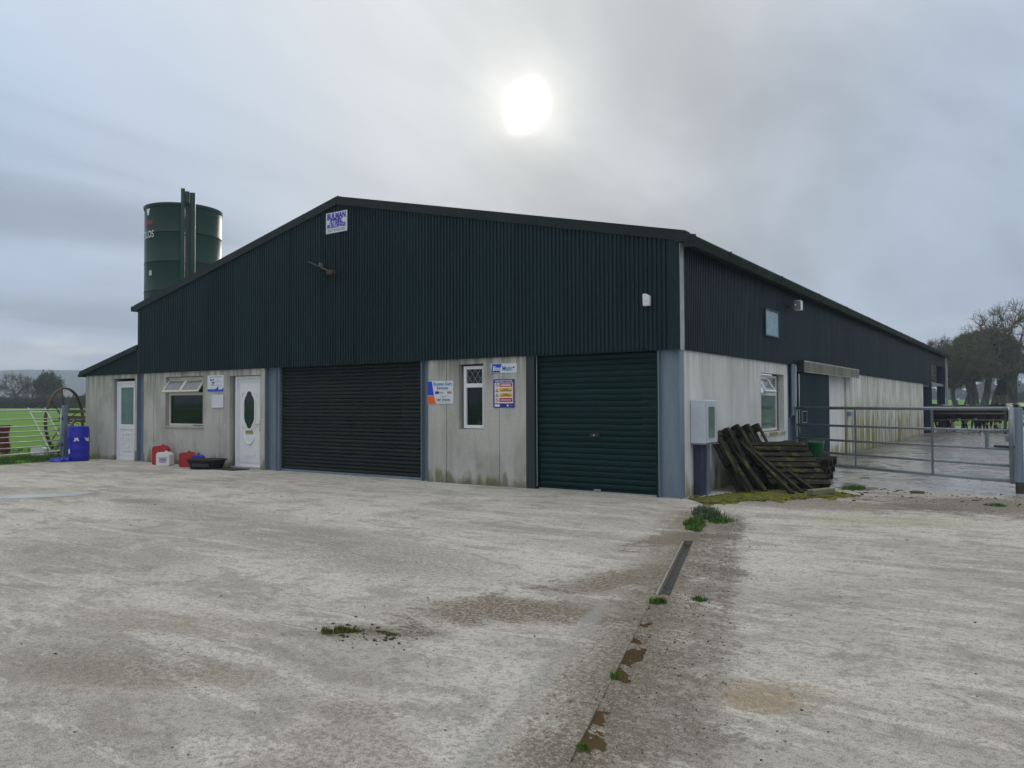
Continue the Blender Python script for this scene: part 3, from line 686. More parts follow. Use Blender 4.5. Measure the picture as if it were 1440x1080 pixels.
# roller doors
def roller(x0, x1, y, top, pitch, m, parent, bulge, nm='roller_door'):
    r = bpy.data.objects.new(nm, None); COL.objects.link(r); r.parent = parent
    n = int(top/pitch); me0 = None
    for k in range(n):
        z0 = .05+k*pitch
        if me0 is None:
            mb = MB(); prof = [(0.004, 0), (-bulge*.35, .012), (-bulge, pitch*.32), (-bulge, pitch*.62), (-bulge*.45, pitch-.022), (.004, pitch-.008), (.012, pitch-.004), (.012, 0)]
            mb.prism(prof, lambda a, b: (x0, y+a, b), lambda a, b: (x1, y+a, b)); o = mb.build('slat', m, r); me0 = o.data
        else: o = obj('slat', me0, None, r)
        o.location = (0, random.uniform(-.0015, .0015), z0)
    return r
RL = roller(-9.35, -5.205, .12, 2.36, .0765, M_rollL, shed, .018)
MB().box(-9.35, -5.205, .105, .135, .0, .05).build('bottom_bar', M_galv, RL)
MB().box(-5.24, -5.205, .06, .16, .05, 2.36).build('guide', M_darksteel, RL)
RR = roller(-2.60, -.40, .10, 2.30, .097, M_rollR, shed, .009)
MB().box(-2.60, -.40, .08, .125, .022, .05).build('bottom_bar', M_rollR, RR)
MB().box(-2.60, -.40, .085, .12, .002, .020).build('bottom_seal', mat('pale_seal', (.45, .45, .42), .7), RR)
MB().box(-1.60, -1.42, .075, .083, .90, .97).build('lock_plate', M_black, RR); MB().tube([(-1.51, .08, .935), (-1.51, .05, .935)], .014, 8).build('handle', M_chrome, RR)
MB().box(-1.52, -1.40, .060, .08, .03, .055).build('bottom_latch', M_flashpale, RR)
MB().box(-2.63, -2.60, .03, .15, .0, 2.3).build('guide', M_rollR, RR); MB().box(-.40, -.355, .03, .15, .0, 2.3).build('guide', M_rollR, RR)
MB().box(-2.60, -2.592, .022, .03, .05, 2.3).build('guide_strip', M_flashpale, RR)
for a, b in ((-9.42, -5.2), (-2.63, -.35)):
    MB().box(a, b, .2, .26, 2.2, 2.6).build('lintel', M_darksteel, shed)

# ---- windows and doors
def frame_rect(mb, u0, u1, z0, z1, t, d0, d1, place):
    for a, b, c, e in ((u0, u0+t, z0, z1), (u1-t, u1, z0, z1), (u0+t, u1-t, z0, z0+t), (u0+t, u1-t, z1-t, z1)):
        vs = [place(u, d, z) for z in (c, e) for d in (d0, d1) for u in (a, b)]
        mb.add(vs, [(0, 2, 3, 1), (4, 5, 7, 6), (0, 1, 5, 4), (2, 6, 7, 3), (0, 4, 6, 2), (1, 3, 7, 5)])
def pbox(mb, u0, u1, z0, z1, d0, d1, place):
    vs = [place(u, d, z) for z in (z0, z1) for d in (d0, d1) for u in (u0, u1)]
    return mb.add(vs, [(0, 2, 3, 1), (4, 5, 7, 6), (0, 1, 5, 4), (2, 6, 7, 3), (0, 4, 6, 2), (1, 3, 7, 5)])
def sash(win, u0, u1, ztop, h, ang, d, place, m, pm):
    """top-hung light swung outwards"""
    def pl(u, dd, z):   # z measured down from the hinge
        s, c = math.sin(ang), math.cos(ang); dd2 = dd-d
        return place(u, d-z*s+dd2*c, ztop-z*c-dd2*s)
    mb = MB(); frame_rect(mb, u0, u1, 0, h, .045, d, d+.04, pl); o = mb.build('opening_light', m, win, bevel=.004)
    mb = MB(); pbox(mb, u0+.045, u1-.045, .045, h-.045, d+.015, d+.022, pl); mb.build('pane', pm, win)
    return o
M_sashglass = glass('sash_glass', (.30, .32, .33), .05, .55)
# left office window
wd = MB(); frame_rect(wd, -13.67, -12.12, .94, 2.15, .06, .09, .15, FRONT); pbox(wd, -13.61, -12.18, 1.70, 1.77, .09, .15, FRONT); pbox(wd, -12.925, -12.865, 1.77, 2.09, .092, .148, FRONT)
WN1 = wd.build('window', M_cream, shed, bevel=.005)
wd = MB(); pbox(wd, -13.61, -12.18, 1.0, 1.70, .115, .121, FRONT); wd.build('pane', M_glass, WN1)
sash(WN1, -13.64, -12.90, 2.10, .38, .62, .09, FRONT, M_cream, M_sashglass); sash(WN1, -12.89, -12.15, 2.10, .38, .62, .09, FRONT, M_cream, M_sashglass)
wd = MB(); pbox(wd, -13.70, -12.09, .905, .938, -.03, .15, FRONT); wd.build('sill', M_front, WN1)
wd = MB(); wd.box(-12.65, -12.25, .086, .092, .955, .975); wd.build('trickle_vent', M_darksteel, WN1)
# tall narrow window with leaded top light
wd = MB(); frame_rect(wd, -4.215, -3.725, 1.01, 2.15, .062, .06, .13, FRONT); pbox(wd, -4.153, -3.787, 1.755, 1.83, .06, .13, FRONT)
WN2 = wd.build('window', M_white, shed, bevel=.005)
wd = MB(); pbox(wd, -4.153, -3.787, 1.072, 1.755, .095, .10, FRONT); wd.build('pane', M_glass, WN2)
wd = MB(); pbox(wd, -4.153, -3.787, 1.83, 2.088, .095, .10, FRONT); wd.build('pane', M_glass, WN2)
a0, a1, z0, z1 = -4.153, -3.787, 1.83, 2.088; stp = .122; hgt = z1-z0
for k in range(-3, 5):
    for s_ in (-1, 1):
        xa = a0+k*stp; pts = []
        for zz in np.linspace(z0, z1, 9):
            xx = (xa if s_ > 0 else a1-(xa-a0))+s_*(zz-z0)*stp*2/hgt*.75
            if a0 <= xx <= a1: pts.append((xx, .092, float(zz)))
        if len(pts) > 1: MB().bar(pts[0], pts[-1], .006, .007, (0, 1, 0)).build('lead_strip', M_lead, WN2)
# side window
wd = MB(); frame_rect(wd, 4.12, 5.52, .88, 2.02, .055, .10, .16, SIDE); pbox(wd, 4.175, 5.465, 1.60, 1.66, .10, .16, SIDE); pbox(wd, 4.80, 4.85, 1.66, 1.965, .102, .158, SIDE)
WN3 = wd.build('window', M_cream, shed, bevel=.005)
wd = MB(); pbox(wd, 4.175, 5.465, .935, 1.60, .125, .131, SIDE); wd.build('pane', M_sideglass, WN3)
wd = MB(); pbox(wd, 4.85, 5.465, 1.66, 1.965, .125, .131, SIDE); wd.build('pane', M_sideglass, WN3)
sash(WN3, 4.15, 4.83, 1.98, .36, .6, .10, SIDE, M_white, M_sashglass)
wd = MB(); pbox(wd, 5.525, 5.715, .87, 2.04, .12, .16, SIDE); wd.build('reveal_board', worn('dark_reveal', (.13, .13, .125), .9), WN3)
wd = MB(); pbox(wd, 4.05, 5.76, .80, .855, -.03, .14, SIDE); wd.build('sill', M_sidefar, WN3)
# white entrance door
def arc_pts(cx, cz, hw, hh, sh, n=6):
    """outline of the cartouche glass: arched top and foot between stepped shoulders"""
    p = []
    for k in range(n+1):
        t = PI*k/n; p.append((cx+sh*math.cos(t), cz+hh-sh*.9+sh*.9*math.sin(t)))
    p += [(cx-hw*.82, cz+hh*.66), (cx-hw, cz+hh*.46), (cx-hw, cz-hh*.46), (cx-hw*.82, cz-hh*.66)]
    for k in range(n+1):
        t = PI+PI*k/n; p.append((cx+sh*math.cos(t), cz-hh+sh*.9+sh*.9*math.sin(t)))
    p += [(cx+hw*.82, cz-hh*.66), (cx+hw, cz-hh*.46), (cx+hw, cz+hh*.46), (cx+hw*.82, cz+hh*.66)]
    return p
fr = MB(); frame_rect(fr, -10.955, -9.955, .0, 2.12, .07, .07, .15, FRONT)
DR = MB(); DR.box(-10.885, -10.025, .095, .14, .07, 2.05); D1 = DR.build('door', M_white, shed, bevel=.004)
fr.build('frame', M_white, D1, bevel=.004)
dcx, dcz = -10.455, 1.34
MB().prism(arc_pts(dcx, dcz, .185, .43, .10), lambda a, b: (a, .088, b), lambda a, b: (a, .096, b)).build('glass', M_glassdark, D1)
op = arc_pts(dcx, dcz, .185, .43, .10); oo = arc_pts(dcx, dcz, .225, .475, .13); n_ = len(op); mb = MB()
mb.add([(a, .076, b) for a, b in op]+[(a, .076, b) for a, b in oo]+[(a, .096, b) for a, b in op]+[(a, .096, b) for a, b in oo],
       [(k, (k+1) % n_, n_+(k+1) % n_, n_+k) for k in range(n_)]+[(n_+k, n_+(k+1) % n_, 3*n_+(k+1) % n_, 3*n_+k) for k in range(n_)]+[(k, 2*n_+k, 2*n_+(k+1) % n_, (k+1) % n_) for k in range(n_)])
mb.build('glass_moulding', M_white, D1)
mb = MB(); frame_rect(mb, -10.83, -10.08, .13, 1.99, .012, .089, .096, FRONT); mb.build('panel_bead', worn('bead_shade', (.60, .61, .66), .4, amt=.1, perobj=0), D1)
for cx_, sg in ((-.19, 1), (.19, -1)):
    for zz, dz in ((1.64, .09), (1.05, -.09)):
        MB().tube([(dcx+cx_*1.35, .094, zz), (dcx+cx_*1.4, .091, zz+dz*.8), (dcx+cx_*1.0, .091, zz+dz*1.4)], .014, 6).build('scroll', M_white, D1, smooth=True)
MB().box(-10.59, -10.33, .080, .095, .80, .865).build('letter_plate', M_brass, D1, bevel=.004)
MB().tube([(dcx-.17, .094, .76), (dcx-.15, .09, .66), (dcx-.08, .088, .58), (dcx, .087, .555), (dcx+.08, .088, .58), (dcx+.15, .09, .66), (dcx+.17, .094, .76)], .016, 6).build('scroll', M_white, D1, smooth=True)
mb = MB(); mb.prism([(-.20, .06), (-.16, .0), (.16, .0), (.20, .06), (.16, .07), (-.16, .07)], lambda a, b: (dcx+a, .086, .27+b), lambda a, b: (dcx+a, .096, .27+b)); mb.build('moulding', M_white, D1)
mb = MB(); mb.box(-10.085, -10.055, .08, .096, .86, 1.10); mb.build('handle_plate', M_chrome, D1); MB().tube([(-10.07, .085, 1.02), (-10.07, .055, 1.02), (-10.19, .05, 1.02)], .009, 8).build('handle', M_chrome, D1)
MB().box(-11.0, -9.955, .0, .15, -.01, .045).build('threshold', M_flashpale, D1)
# lean-to door with frosted glass
fr = MB(); frame_rect(fr, -16.06, -15.10, .0, 2.10, .07, .06, .14, FRONT)
mb = MB(); frame_rect(mb, -15.99, -15.17, .07, 2.03, .10, .075, .125, FRONT); pbox(mb, -15.89, -15.27, .82, .95, .075, .125, FRONT); D2 = mb.build('door', M_white, shed, bevel=.004)
fr.build('frame', M_white, D2, bevel=.004)
mb = MB(); mb.box(-15.89, -15.27, .095, .105, .95, 1.93); mb.build('glass', M_frost, D2)
mb = MB(); mb.box(-15.89, -15.27, .095, .11, .17, .82); mb.build('lower_panel', M_white, D2)
for z0_, z1_ in ((.24, .72), (.34, .60)):
    mb = MB(); frame_rect(mb, -15.80+(z0_-.24), -15.36-(z0_-.24), z0_, z1_, .028, .082, .097, FRONT); mb.build('moulding', M_white, D2)
# high rooflight pane in the side cladding
mb = MB(); frame_rect(mb, 4.22, 5.20, 2.78, 3.33, .03, -.075, -.035, SIDE); VP = mb.build('side_vent_frame', M_darksteel, shed)
mb = MB(); pbox(mb, 4.25, 5.17, 2.81, 3.30, -.058, -.042, SIDE); mb.build('pane', M_ventpane, VP)
# sliding door and its hood
def slide_sheet():
    vs = []; n = int(2.85/PITCH*4)
    for i in range(n+1):
        yy = 6.62+2.85*i/n; xx = .085+.008*math.cos(2*PI*yy/PITCH); vs += [(xx, yy, .05), (xx, yy, 2.14)]
    mb = MB(); mb.add(vs, [(2*i, 2*i+2, 2*i+3, 2*i+1) for i in range(n)]); return mb
SD = slide_sheet().build('sliding_door', M_cladside, shed, smooth=True, fix=False)
mb = MB(); frame_rect(mb, 6.60, 9.48, .04, 2.15, .05, -.072, -.03, SIDE); mb.build('door_frame', M_darksteel, SD)
mb = MB(); frame_rect(mb, 6.72, 7.15, 1.0, 1.27, .02, -.12, -.096, SIDE); mb.build('hand_pull', M_gate, SD)
M_hood = worn('mossy_hood', (.17, .17, .14), .75, amt=.6, scale=3, dirt=(.07, .075, .04), streak=True)
hd = MB().prism([(.05, 2.40), (.05, 2.385), (.20, 2.37), (.20, 2.13), (.215, 2.13), (.215, 2.385)], lambda a, b: (a, 6.56, b), lambda a, b: (a, 12.6, b)).build('track_hood', M_hood, shed)
MB().box(.2152, .2215, 6.56, 12.6, 2.36, 2.388).build('hood_edge', worn('hood_edge', (.42, .42, .36), .6, amt=.5, scale=4), hd)
MB().box(.2152, .2205, 6.56, 12.6, 2.13, 2.145).build('hood_edge', worn('hood_edge', (.42, .42, .36), .6), hd)
MB().box(.045, .205, 6.55, 6.565, 2.13, 2.39).build('hood_end', M_darksteel, hd)
MB().box(.0, .10, 11.97, 12.25, 1.08, 1.20).build('door_keeper', M_galv, shed, bevel=.01)

# ================================================================== signs (boards fixed to the front wall)
P_ = lambda n, c, r=.45: mat(n, c, r)
W_SIGN = worn('sign_white', (.66, .69, .74), .4, amt=.12, scale=5, dirt=(.4, .42, .42), bump=.02, perobj=0)
C_BLUE = P_('print_blue', (.012, .055, .50)); C_NAVY = P_('print_navy', (.018, .022, .26)); C_SKY = P_('print_sky', (.03, .20, .42)); C_ORANGE = P_('print_orange', (.70, .13, .015))
C_RED = P_('print_red', (.38, .010, .035)); C_YEL = P_('print_yellow', (.72, .46, .06)); C_INK = P_('print_ink', (.02, .025, .035)); C_VIO = P_('print_violet_blue', (.035, .012, .40)); C_WHT = P_('print_white', (.75, .77, .80)); C_GREY = P_('print_grey', (.25, .29, .36))
def flat(name, poly, y, m, par): return MB().add([(a, y, b) for a, b in poly], [tuple(range(len(poly)))]).build(name, m, par, fix=False)
def rect(a, b, c, d): return [(a, c), (b, c), (b, d), (a, d)]
def board(label, cx, z, w_, h, y0, m=W_SIGN, nm='sign', tilt=0.):
    t = thing(nm, label, 'sign', (cx, y0, z)); t.rotation_euler[1] = tilt
    MB().box(-w_/2, w_/2, -.006, 0, -h/2, h/2).build('board', m, t, bevel=.0015); return t
# builder's board under the ridge
t = board('small white square board with violet lettering high under the gable ridge', -7.455, 5.235, .63, .43, -.045)
lettering('BULMAN', .17, 0, .125, -.0085, C_VIO, t, .55, .009); lettering('STEEL', .12, 0, .015, -.0085, C_VIO, t, .38, .007)
lettering('BUILDINGS', .10, 0, -.072, -.0085, C_VIO, t, .55, .005); lettering('087-4496288', .085, 0, -.160, -.0085, C_GREY, t, .50, .001)
# dairy services
t = board('white board with blue and orange corner panels left of the narrow window', -4.715, 1.675, .63, .425, -.004)
flat('print_panel', [(-.312, -.055), (-.15, -.055), (-.20, .208), (-.312, .208)], -.0075, C_BLUE, t); flat('print_panel', [(-.312, -.21), (-.10, -.21), (-.15, -.065), (-.312, -.065)], -.0075, C_ORANGE, t)
lettering('Brennan Dairy', .082, .065, .155, -.0085, C_SKY, t, .45, .002); lettering('Services', .082, .055, .080, -.0085, C_SKY, t, .27, .002)
flat('print_panel', [(-.125, -.03), (-.04, -.03), (-.025, .02), (-.11, .02)], -.0075, C_NAVY, t); lettering('BouMatic', .05, .02, -.008, -.0085, C_NAVY, t, .16)
flat('print_panel', rect(.17, .275, -.03, .02), -.0075, P_('print_pink', (.55, .30, .33)), t); lettering('GEA', .045, .222, -.005, -.0085, C_RED, t)
for k, (a, b) in enumerate(((-.0, .19), (.04, .13))): flat('print_line', rect(a, b, -.075-.022*k, -.065-.022*k), -.0075, C_GREY, t)
lettering('087 394050', .058, .08, -.143, -.0085, C_INK, t, .32, .001); flat('print_line', rect(-.05, .24, -.182, -.176), -.0075, C_GREY, t)
# milking machine maker
t = board('long narrow white board with blue slanted block right of the narrow window top', -3.265, 2.085, .56, .165, -.004, tilt=.01)
flat('print_panel', [(-.272, -.075), (-.075, -.075), (-.045, .075), (-.25, .075)], -.0075, C_BLUE, t)
lettering('Bou', .115, -.145, -.008, -.0085, C_WHT, t, .17, .003, .1); lettering('Matic', .115, .078, -.008, -.0085, C_SKY, t, .215, .002, .1)
MB().tube([(.215, -.006, .01), (.215, -.010, .01)], .016, 10).build('fixing_cap', C_INK, t)
# farm safety notice
t = board('tall blue bordered safety notice with red and yellow rows', -3.265, 1.64, .455, .50, -.004, C_NAVY)
lettering('FARM SAFETY NOTICE', .040, 0, .218, -.0085, C_WHT, t, .37, .001)
flat('print_panel', rect(-.195, .20, -.175, .19), -.0072, P_('print_pale_pink', (.74, .66, .68)), t)
for k, (c, ic) in enumerate(((C_RED, 1), (C_YEL, 0), (C_YEL, 0), (C_RED, 1))):
    zc_ = .148-k*.088; flat('print_panel', rect(-.09, .185, zc_-.034, zc_+.034), -.0078, c, t)
    for q, wq in ((.013, .22), (-.013, .24)) if k != 3 else ((.0, .24),):
        flat('print_line', rect(.048-wq/2*(.5 if (ic == 0 and q > 0) else .95), .048+wq/2*(.5 if (ic == 0 and q > 0) else .95), zc_+q-.006, zc_+q+.006), -.0084, C_INK if ic == 0 else C_WHT, t)
    if ic:
        flat('pictogram', [(-.142+.033*math.cos(2*PI*j/14), zc_+.033*math.sin(2*PI*j/14)) for j in range(14)], -.0078, C_RED, t)
        flat('pictogram', [(-.142+.025*math.cos(2*PI*j/14), zc_+.025*math.sin(2*PI*j/14)) for j in range(14)], -.0081, C_WHT, t)
        MB().bar((-.164, -.0084, zc_+.022), (-.120, -.0084, zc_-.022), .002, .012, (1, 0, 1)).build('pictogram', C_INK, t)
    else:
        flat('pictogram', [(-.178, zc_-.032), (-.106, zc_-.032), (-.142, zc_+.034)], -.0078, C_INK, t); flat('pictogram', [(-.163, zc_-.024), (-.121, zc_-.024), (-.142, zc_+.017)], -.0081, P_('print_pale_green', (.45, .55, .38)) if k == 2 else C_YEL, t)
flat('print_panel', rect(-.195, -.085, -.232, -.195), -.0078, C_WHT, t); flat('print_dot', [(.085+.018*math.cos(j*PI/6), -.213+.018*math.sin(j*PI/6)) for j in range(12)], -.0078, C_WHT, t); flat('print_line', rect(.115, .20, -.221, -.206), -.0078, C_SKY, t)
# blue footed plate by the entrance door
t = board('square pale plate with blue wave foot beside the white entrance door', -11.60, 1.965, .63, .39, -.004)
flat('print_panel', [(-.31, -.19), (.31, -.19), (.31, -.10), (.24, -.145), (.12, -.145), (.11, -.06), (.03, -.12), (-.05, -.135), (-.31, -.13)], -.0078, C_BLUE, t)
flat('print_line', rect(-.24, .26, .148, .165), -.0078, C_GREY, t); flat('print_line', rect(.02, .2, .045, .055), -.0078, C_GREY, t); flat('print_line', rect(-.22, .25, -.045, -.036), -.0078, C_GREY, t)
for poly in ([(-.22, .10), (-.17, .12), (-.13, .06), (-.18, .06)], [(-.14, .05), (-.06, .03), (.0, .06), (-.05, .0), (-.13, .02)], [(-.10, .10), (-.05, .115), (-.08, .07), (-.13, .07)], [(-.12, .0), (-.04, -.0), (-.09, -.03), (-.15, -.02)]): flat('emblem', poly, -.0078, C_NAVY, t)
flat('print_line', rect(-.10, .06, -.176, -.165), -.0082, C_SKY, t)
t = thing('notice_plate', 'blank white plate below the blue footed sign', 'sign', (-11.50, -.004, 1.545))
MB().box(-.215, .215, -.02, 0, -.15, .15).build('plate', W_SIGN, t, bevel=.004); mb = MB(); frame_rect(mb, -.215, .215, -.15, .15, .028, -.026, -.0205, FRONT); mb.build('rim', M_white, t)

# ================================================================== small fittings
t = thing('wall_bracket', 'slanted dark lamp arm fixed to the gable below the builder board', 'lamp arm', (-7.85, -.04, 4.33))
MB().tube([(-.42, -.03, .16), (.30, -.10, -.13)], .022, 8).build('arm', M_black, t); MB().tube([(-.40, -.075, .155), (.26, -.14, -.10)], .012, 6).build('stay', M_darksteel, t)
MB().box(.26, .44, -.17, -.05, -.20, -.11).build('lamp_head', worn('rusty_head', (.06, .035, .028), .8), t, bevel=.015); MB().box(-.08, -.03, -.06, .02, .0, .10).build('fixing_plate', M_gate, t)
t = thing('alarm_box', 'small white box on the gable cladding near the corner', 'alarm', (-.49, -.04, 3.06))
MB().prism([(-.055, -.09), (.055, -.09), (.06, .06), (.0, .10), (-.06, .10)], lambda a, b: (a, -.07, b), lambda a, b: (a, .0, b)).build('casing', M_white, t, bevel=.008); MB().tube([(0, -.071, -.02), (0, -.078, -.02)], .018, 10).build('sensor', W_SIGN, t)
t = thing('floodlight', 'white floodlight on a short arm on the side cladding', 'light', (.04, 6.2, 3.55))
MB().tube([(0, 0, 0), (.10, -.10, .0), (.14, -.16, .02)], .018, 8).build('arm', M_white, t); MB().box(.08, .24, -.10, .06, -.10, .12).build('lamp_head', M_white, t, bevel=.02); MB().box(.09, .23, -.112, -.1, -.08, .10).build('lens', M_sashglass, t)
# electricity meter cabinet
t = thing('meter_box', 'pale grey meter cabinet with dark window above a shade-dark blue duct on the side wall', 'meter box', (.002, .42, 0))
MB().box(0, .245, .0, .52, .82, 1.505).build('cabinet', worn('meter_grey', (.56, .60, .68), .45, amt=.15, scale=4, bump=.03), t, bevel=.012)
MB().box(.246, .262, .012, .50, .835, 1.49).build('door', worn('meter_door', (.50, .53, .60), .45, amt=.2, scale=4, bump=.03), t, bevel=.005)
pl = [(.10, .93), (.12, .91), (.34, .91), (.36, .93), (.36, 1.38), (.34, 1.40), (.12, 1.40), (.10, 1.38)]
MB().prism(pl, lambda a, b: (.268, a, b), lambda a, b: (.258, a, b)).build('viewing_window', M_sideglass, t)
MB().box(.02, .27, -.012, .53, .806, .818).build('bottom_flange', M_gate, t)
MB().box(.03, .13, .10, .34, -.02, .805).build('duct', worn('blue_duct_shade', (.030, .036, .085), .5), t); MB().box(.131, .16, .30, .42, -.02, .805).build('duct_edge', M_galv, t)  # deep shade of the channel is put into the duct's navy colour

# ================================================================== containers by the office wall
def jerrycan(label, loc, w_, d_, h, m, cap, rz=0., printed=False):
    t = thing('jerrycan', label, 'jerrycan', loc, rz); r = .03
    prof = [(-w_/2+r, 0), (w_/2-r, 0), (w_/2, r), (w_/2, h*.80), (w_/2-.06, h*.93), (w_/2-.10, h), (w_/2-.17, h), (w_/2-.18, h*.90), (-.02, h*.90), (-.05, h*.985), (-w_/2+.04, h*.97), (-w_/2, h*.86), (-w_/2, r)]
    if w_ < .25: prof = [(-w_/2+r, 0), (w_/2-r, 0), (w_/2, r), (w_/2, h*.8), (w_/4, h*.95), (-w_/4, h*.97), (-w_/2, h*.86), (-w_/2, r)]
    MB().prism(prof, lambda a, b: (a, -d_/2, b), lambda a, b: (a, d_/2, b)).build('body', m, t, bevel=.014)
    MB().tube([(w_/2-.135 if w_ >= .25 else 0, 0, h*.97), (w_/2-.135 if w_ >= .25 else 0, 0, h+.03)], .028, 10).build('cap', cap, t)
    if printed:
        for k in range(4): MB().box(-.10+.02*(k % 2), .12-.03*k % .05, -d_/2-.004, -d_/2-.002, h*(.55-.1*k), h*(.55-.1*k)+.014).build('print_line', C_NAVY, t)
    return t
M_redp = worn('red_plastic', (.38, .012, .018), .4, amt=.2, scale=7, dirt=(.15, .02, .02)); M_bluep = worn('blue_plastic', (.012, .016, .38), .4, amt=.15, scale=6, dirt=(.02, .02, .15)); M_whitep = worn('white_plastic', (.66, .68, .68), .4, amt=.2, scale=8, dirt=(.4, .4, .36))
jerrycan('tall red plastic container beside the white can', (-13.35, -.30, 0), .36, .24, .47, M_redp, M_redp, .45)
jerrycan('white plastic can with blue print beside the tall red container', (-12.99, -.42, 0), .34, .22, .33, M_whitep, W_SIGN, .5, True)
jerrycan('small red plastic container beside the blue can and black trough', (-12.12, -.38, 0), .33, .22, .35, M_redp, M_redp, .4)
jerrycan('small blue plastic can wedged behind the black trough', (-11.76, -.34, 0), .24, .2, .31, M_bluep, M_bluep, .5)
t = thing('feed_trough', 'shallow black rubber trough standing by the blue can', 'trough', (-11.25, -.47, 0), .45)
mb = MB(); n = 28; rings = []
for rx, ry, z in ((.34, .20, 0), (.40, .25, .19), (.43, .28, .205), (.43, .28, .23), (.38, .235, .23), (.31, .175, .03)):
    rings.append([(rx*math.copysign(abs(math.cos(2*PI*k/n))**.55, math.cos(2*PI*k/n)), ry*math.copysign(abs(math.sin(2*PI*k/n))**.55, math.sin(2*PI*k/n)), z) for k in range(n)])
vs = [p for r in rings for p in r]; fs = [(i*n+k, i*n+(k+1) % n, (i+1)*n+(k+1) % n, (i+1)*n+k) for i in range(5) for k in range(n)]+[tuple(range(n-1, -1, -1)), tuple(range(5*n, 6*n))]
mb.add(vs, fs).build('tub', M_black, t, smooth=True); MB().box(-.2, .2, -.262, -.245, .06, .14).build('moulded_panel', worn('rubber_panel', (.028, .026, .026), .8), t)
mb = MB(); mb.box(-.42, .42, -.22, .22, .004, .022)
t = tag(mb.build('door_mat', worn('mat_rubber', (.022, .02, .02), .95, bump=.8, scale=20), bevel=.004), 'thin dark mat lying at the foot of the white entrance door', 'mat'); t.location = (-10.62, -.30, 0)
# card terminal seen through the narrow window
t = thing('desk_terminal', 'small white terminal with blue screen behind the narrow window', 'terminal', (-3.92, .27, 1.0))
MB().box(-.30, .12, -.06, .25, -.04, -.005).build('shelf', M_dark, t)
def tl(a, b): return (a, -.06+b*.30, b)
MB().prism([(-.13, 0), (.13, 0), (.10, .28), (-.10, .28)], lambda a, b: tl(a, b), lambda a, b: (a, tl(a, b)[1]+.06, b)).build('casing', mat('terminal_white', (.80, .84, .88), .4), t, bevel=.006)
MB().prism([(-.09, .13), (.09, .13), (.08, .25), (-.08, .25)], lambda a, b: (a, tl(a, b)[1]-.004, b), lambda a, b: (a, tl(a, b)[1]+.004, b)).build('screen', mat('terminal_screen', (.02, .07, .30), .2), t)

# ================================================================== silo
SX, SY = -28.4, 9.9; SR = 1.66; SH = 10.42
t = thing('silo', 'tall round green steel silo with a vertical chute rising behind the lean-to', 'silo', (SX, SY, .04))
M_silo = worn('silo_green', (.003, .033, .021), .38, amt=.4, scale=2, dirt=(.005, .020, .015), streak=True, perobj=.2, spec=.15)
nr = 8
for k in range(nr):
    z0_, z1_ = k*SH/nr, (k+1)*SH/nr
    MB().lathe([(SR-.02, z0_), (SR+.012, z0_+.002), (SR+.012, z0_+.05), (SR, z0_+.06), (SR, z1_-.002)], 56, capt=False, capb=False).build('shell_ring', M_silo, t, smooth=True)
MB().lathe([(SR-.03, SH-.10), (SR+.03, SH-.10), (SR+.05, SH+.02), (SR-.03, SH+.02)], 56, capt=False, capb=False).build('rim', M_darksteel, t)
MB().lathe([(SR, SH-.06), (SR*.55, SH+.02), (.05, SH+.06)], 40, capb=False).build('roof', M_silo, t, smooth=True)
vd = Vector((CAM.x-SX, CAM.y-SY, 0)).normalized(); lf = Vector((-vd.y, vd.x, 0));  # lf points left->right as seen?
if lf.dot(rt) < 0: lf = -lf
def sp(a, r, z): return vd*r*math.cos(a)+lf*r*math.sin(a)+Vector((0, 0, z))
for a, rr, top, rad, nm in ((-.02, SR+.12, SH+.62, .095, 'chute'), (.20, SR+.16, SH+.46, .125, 'chute')):
    MB().tube([sp(a, rr, 0), sp(a, rr, top)], rad, 12).build(nm, M_silo, t, smooth=True)
MB().bar(sp(.09, SR+.10, 0), sp(.09, SR+.10, SH-.15), .16, .05, vd).build('chute_gap_shade', M_darksteel, t)  # dark panel put in for the shade between the chute pipes
MB().bar(sp(.075, SR+.12, SH-.02), sp(.075, SR+.12, SH+.52), .20, .16, vd).build('chute_head', M_darksteel, t, bevel=.03)
for k in range(5):
    MB().bar(sp(-.02, SR+.14, SH*.5+k*1.25), sp(.20, SR+.18, SH*.5+k*1.25), .05, .05).build('chute_tie', M_darksteel, t)
def decal(poly, z, m, nm, a0):
    """a flat shape wrapped on the shell"""
    vs = [sp(a0+px/SR, SR+.018, z+pz) for px, pz in poly]
    MB().add(vs, [tuple(range(len(vs)))]).build(nm, m, t, fix=False)
decal([(-.16, .17), (.16, .17), (.06, -.12), (-.06, -.12)], SH-.35, C_WHT, 'emblem', -1.08)
for k in range(5): decal([(-.34+.14*k, -.10), (-.23+.14*k, -.10), (-.23+.14*k, .10), (-.31+.14*k, .12)], SH-.82, mat('faded_red', (.35, .05, .03), .5), 'red_mark', -1.08)
mt = text_mesh('SILOS', .44, .85, .004)
for v in mt.vertices: q = sp(-1.08+v.co.x/SR, SR+.02, SH-1.36+v.co.y); v.co = q
obj('lettering', mt, C_WHT, t)
for zz in (SH-3.1, SH-5.3): MB().bar(sp(-.93, SR-.02, zz), sp(-.93, SR+.06, zz), .10, .22).build('sight_glass', M_whitep, t)

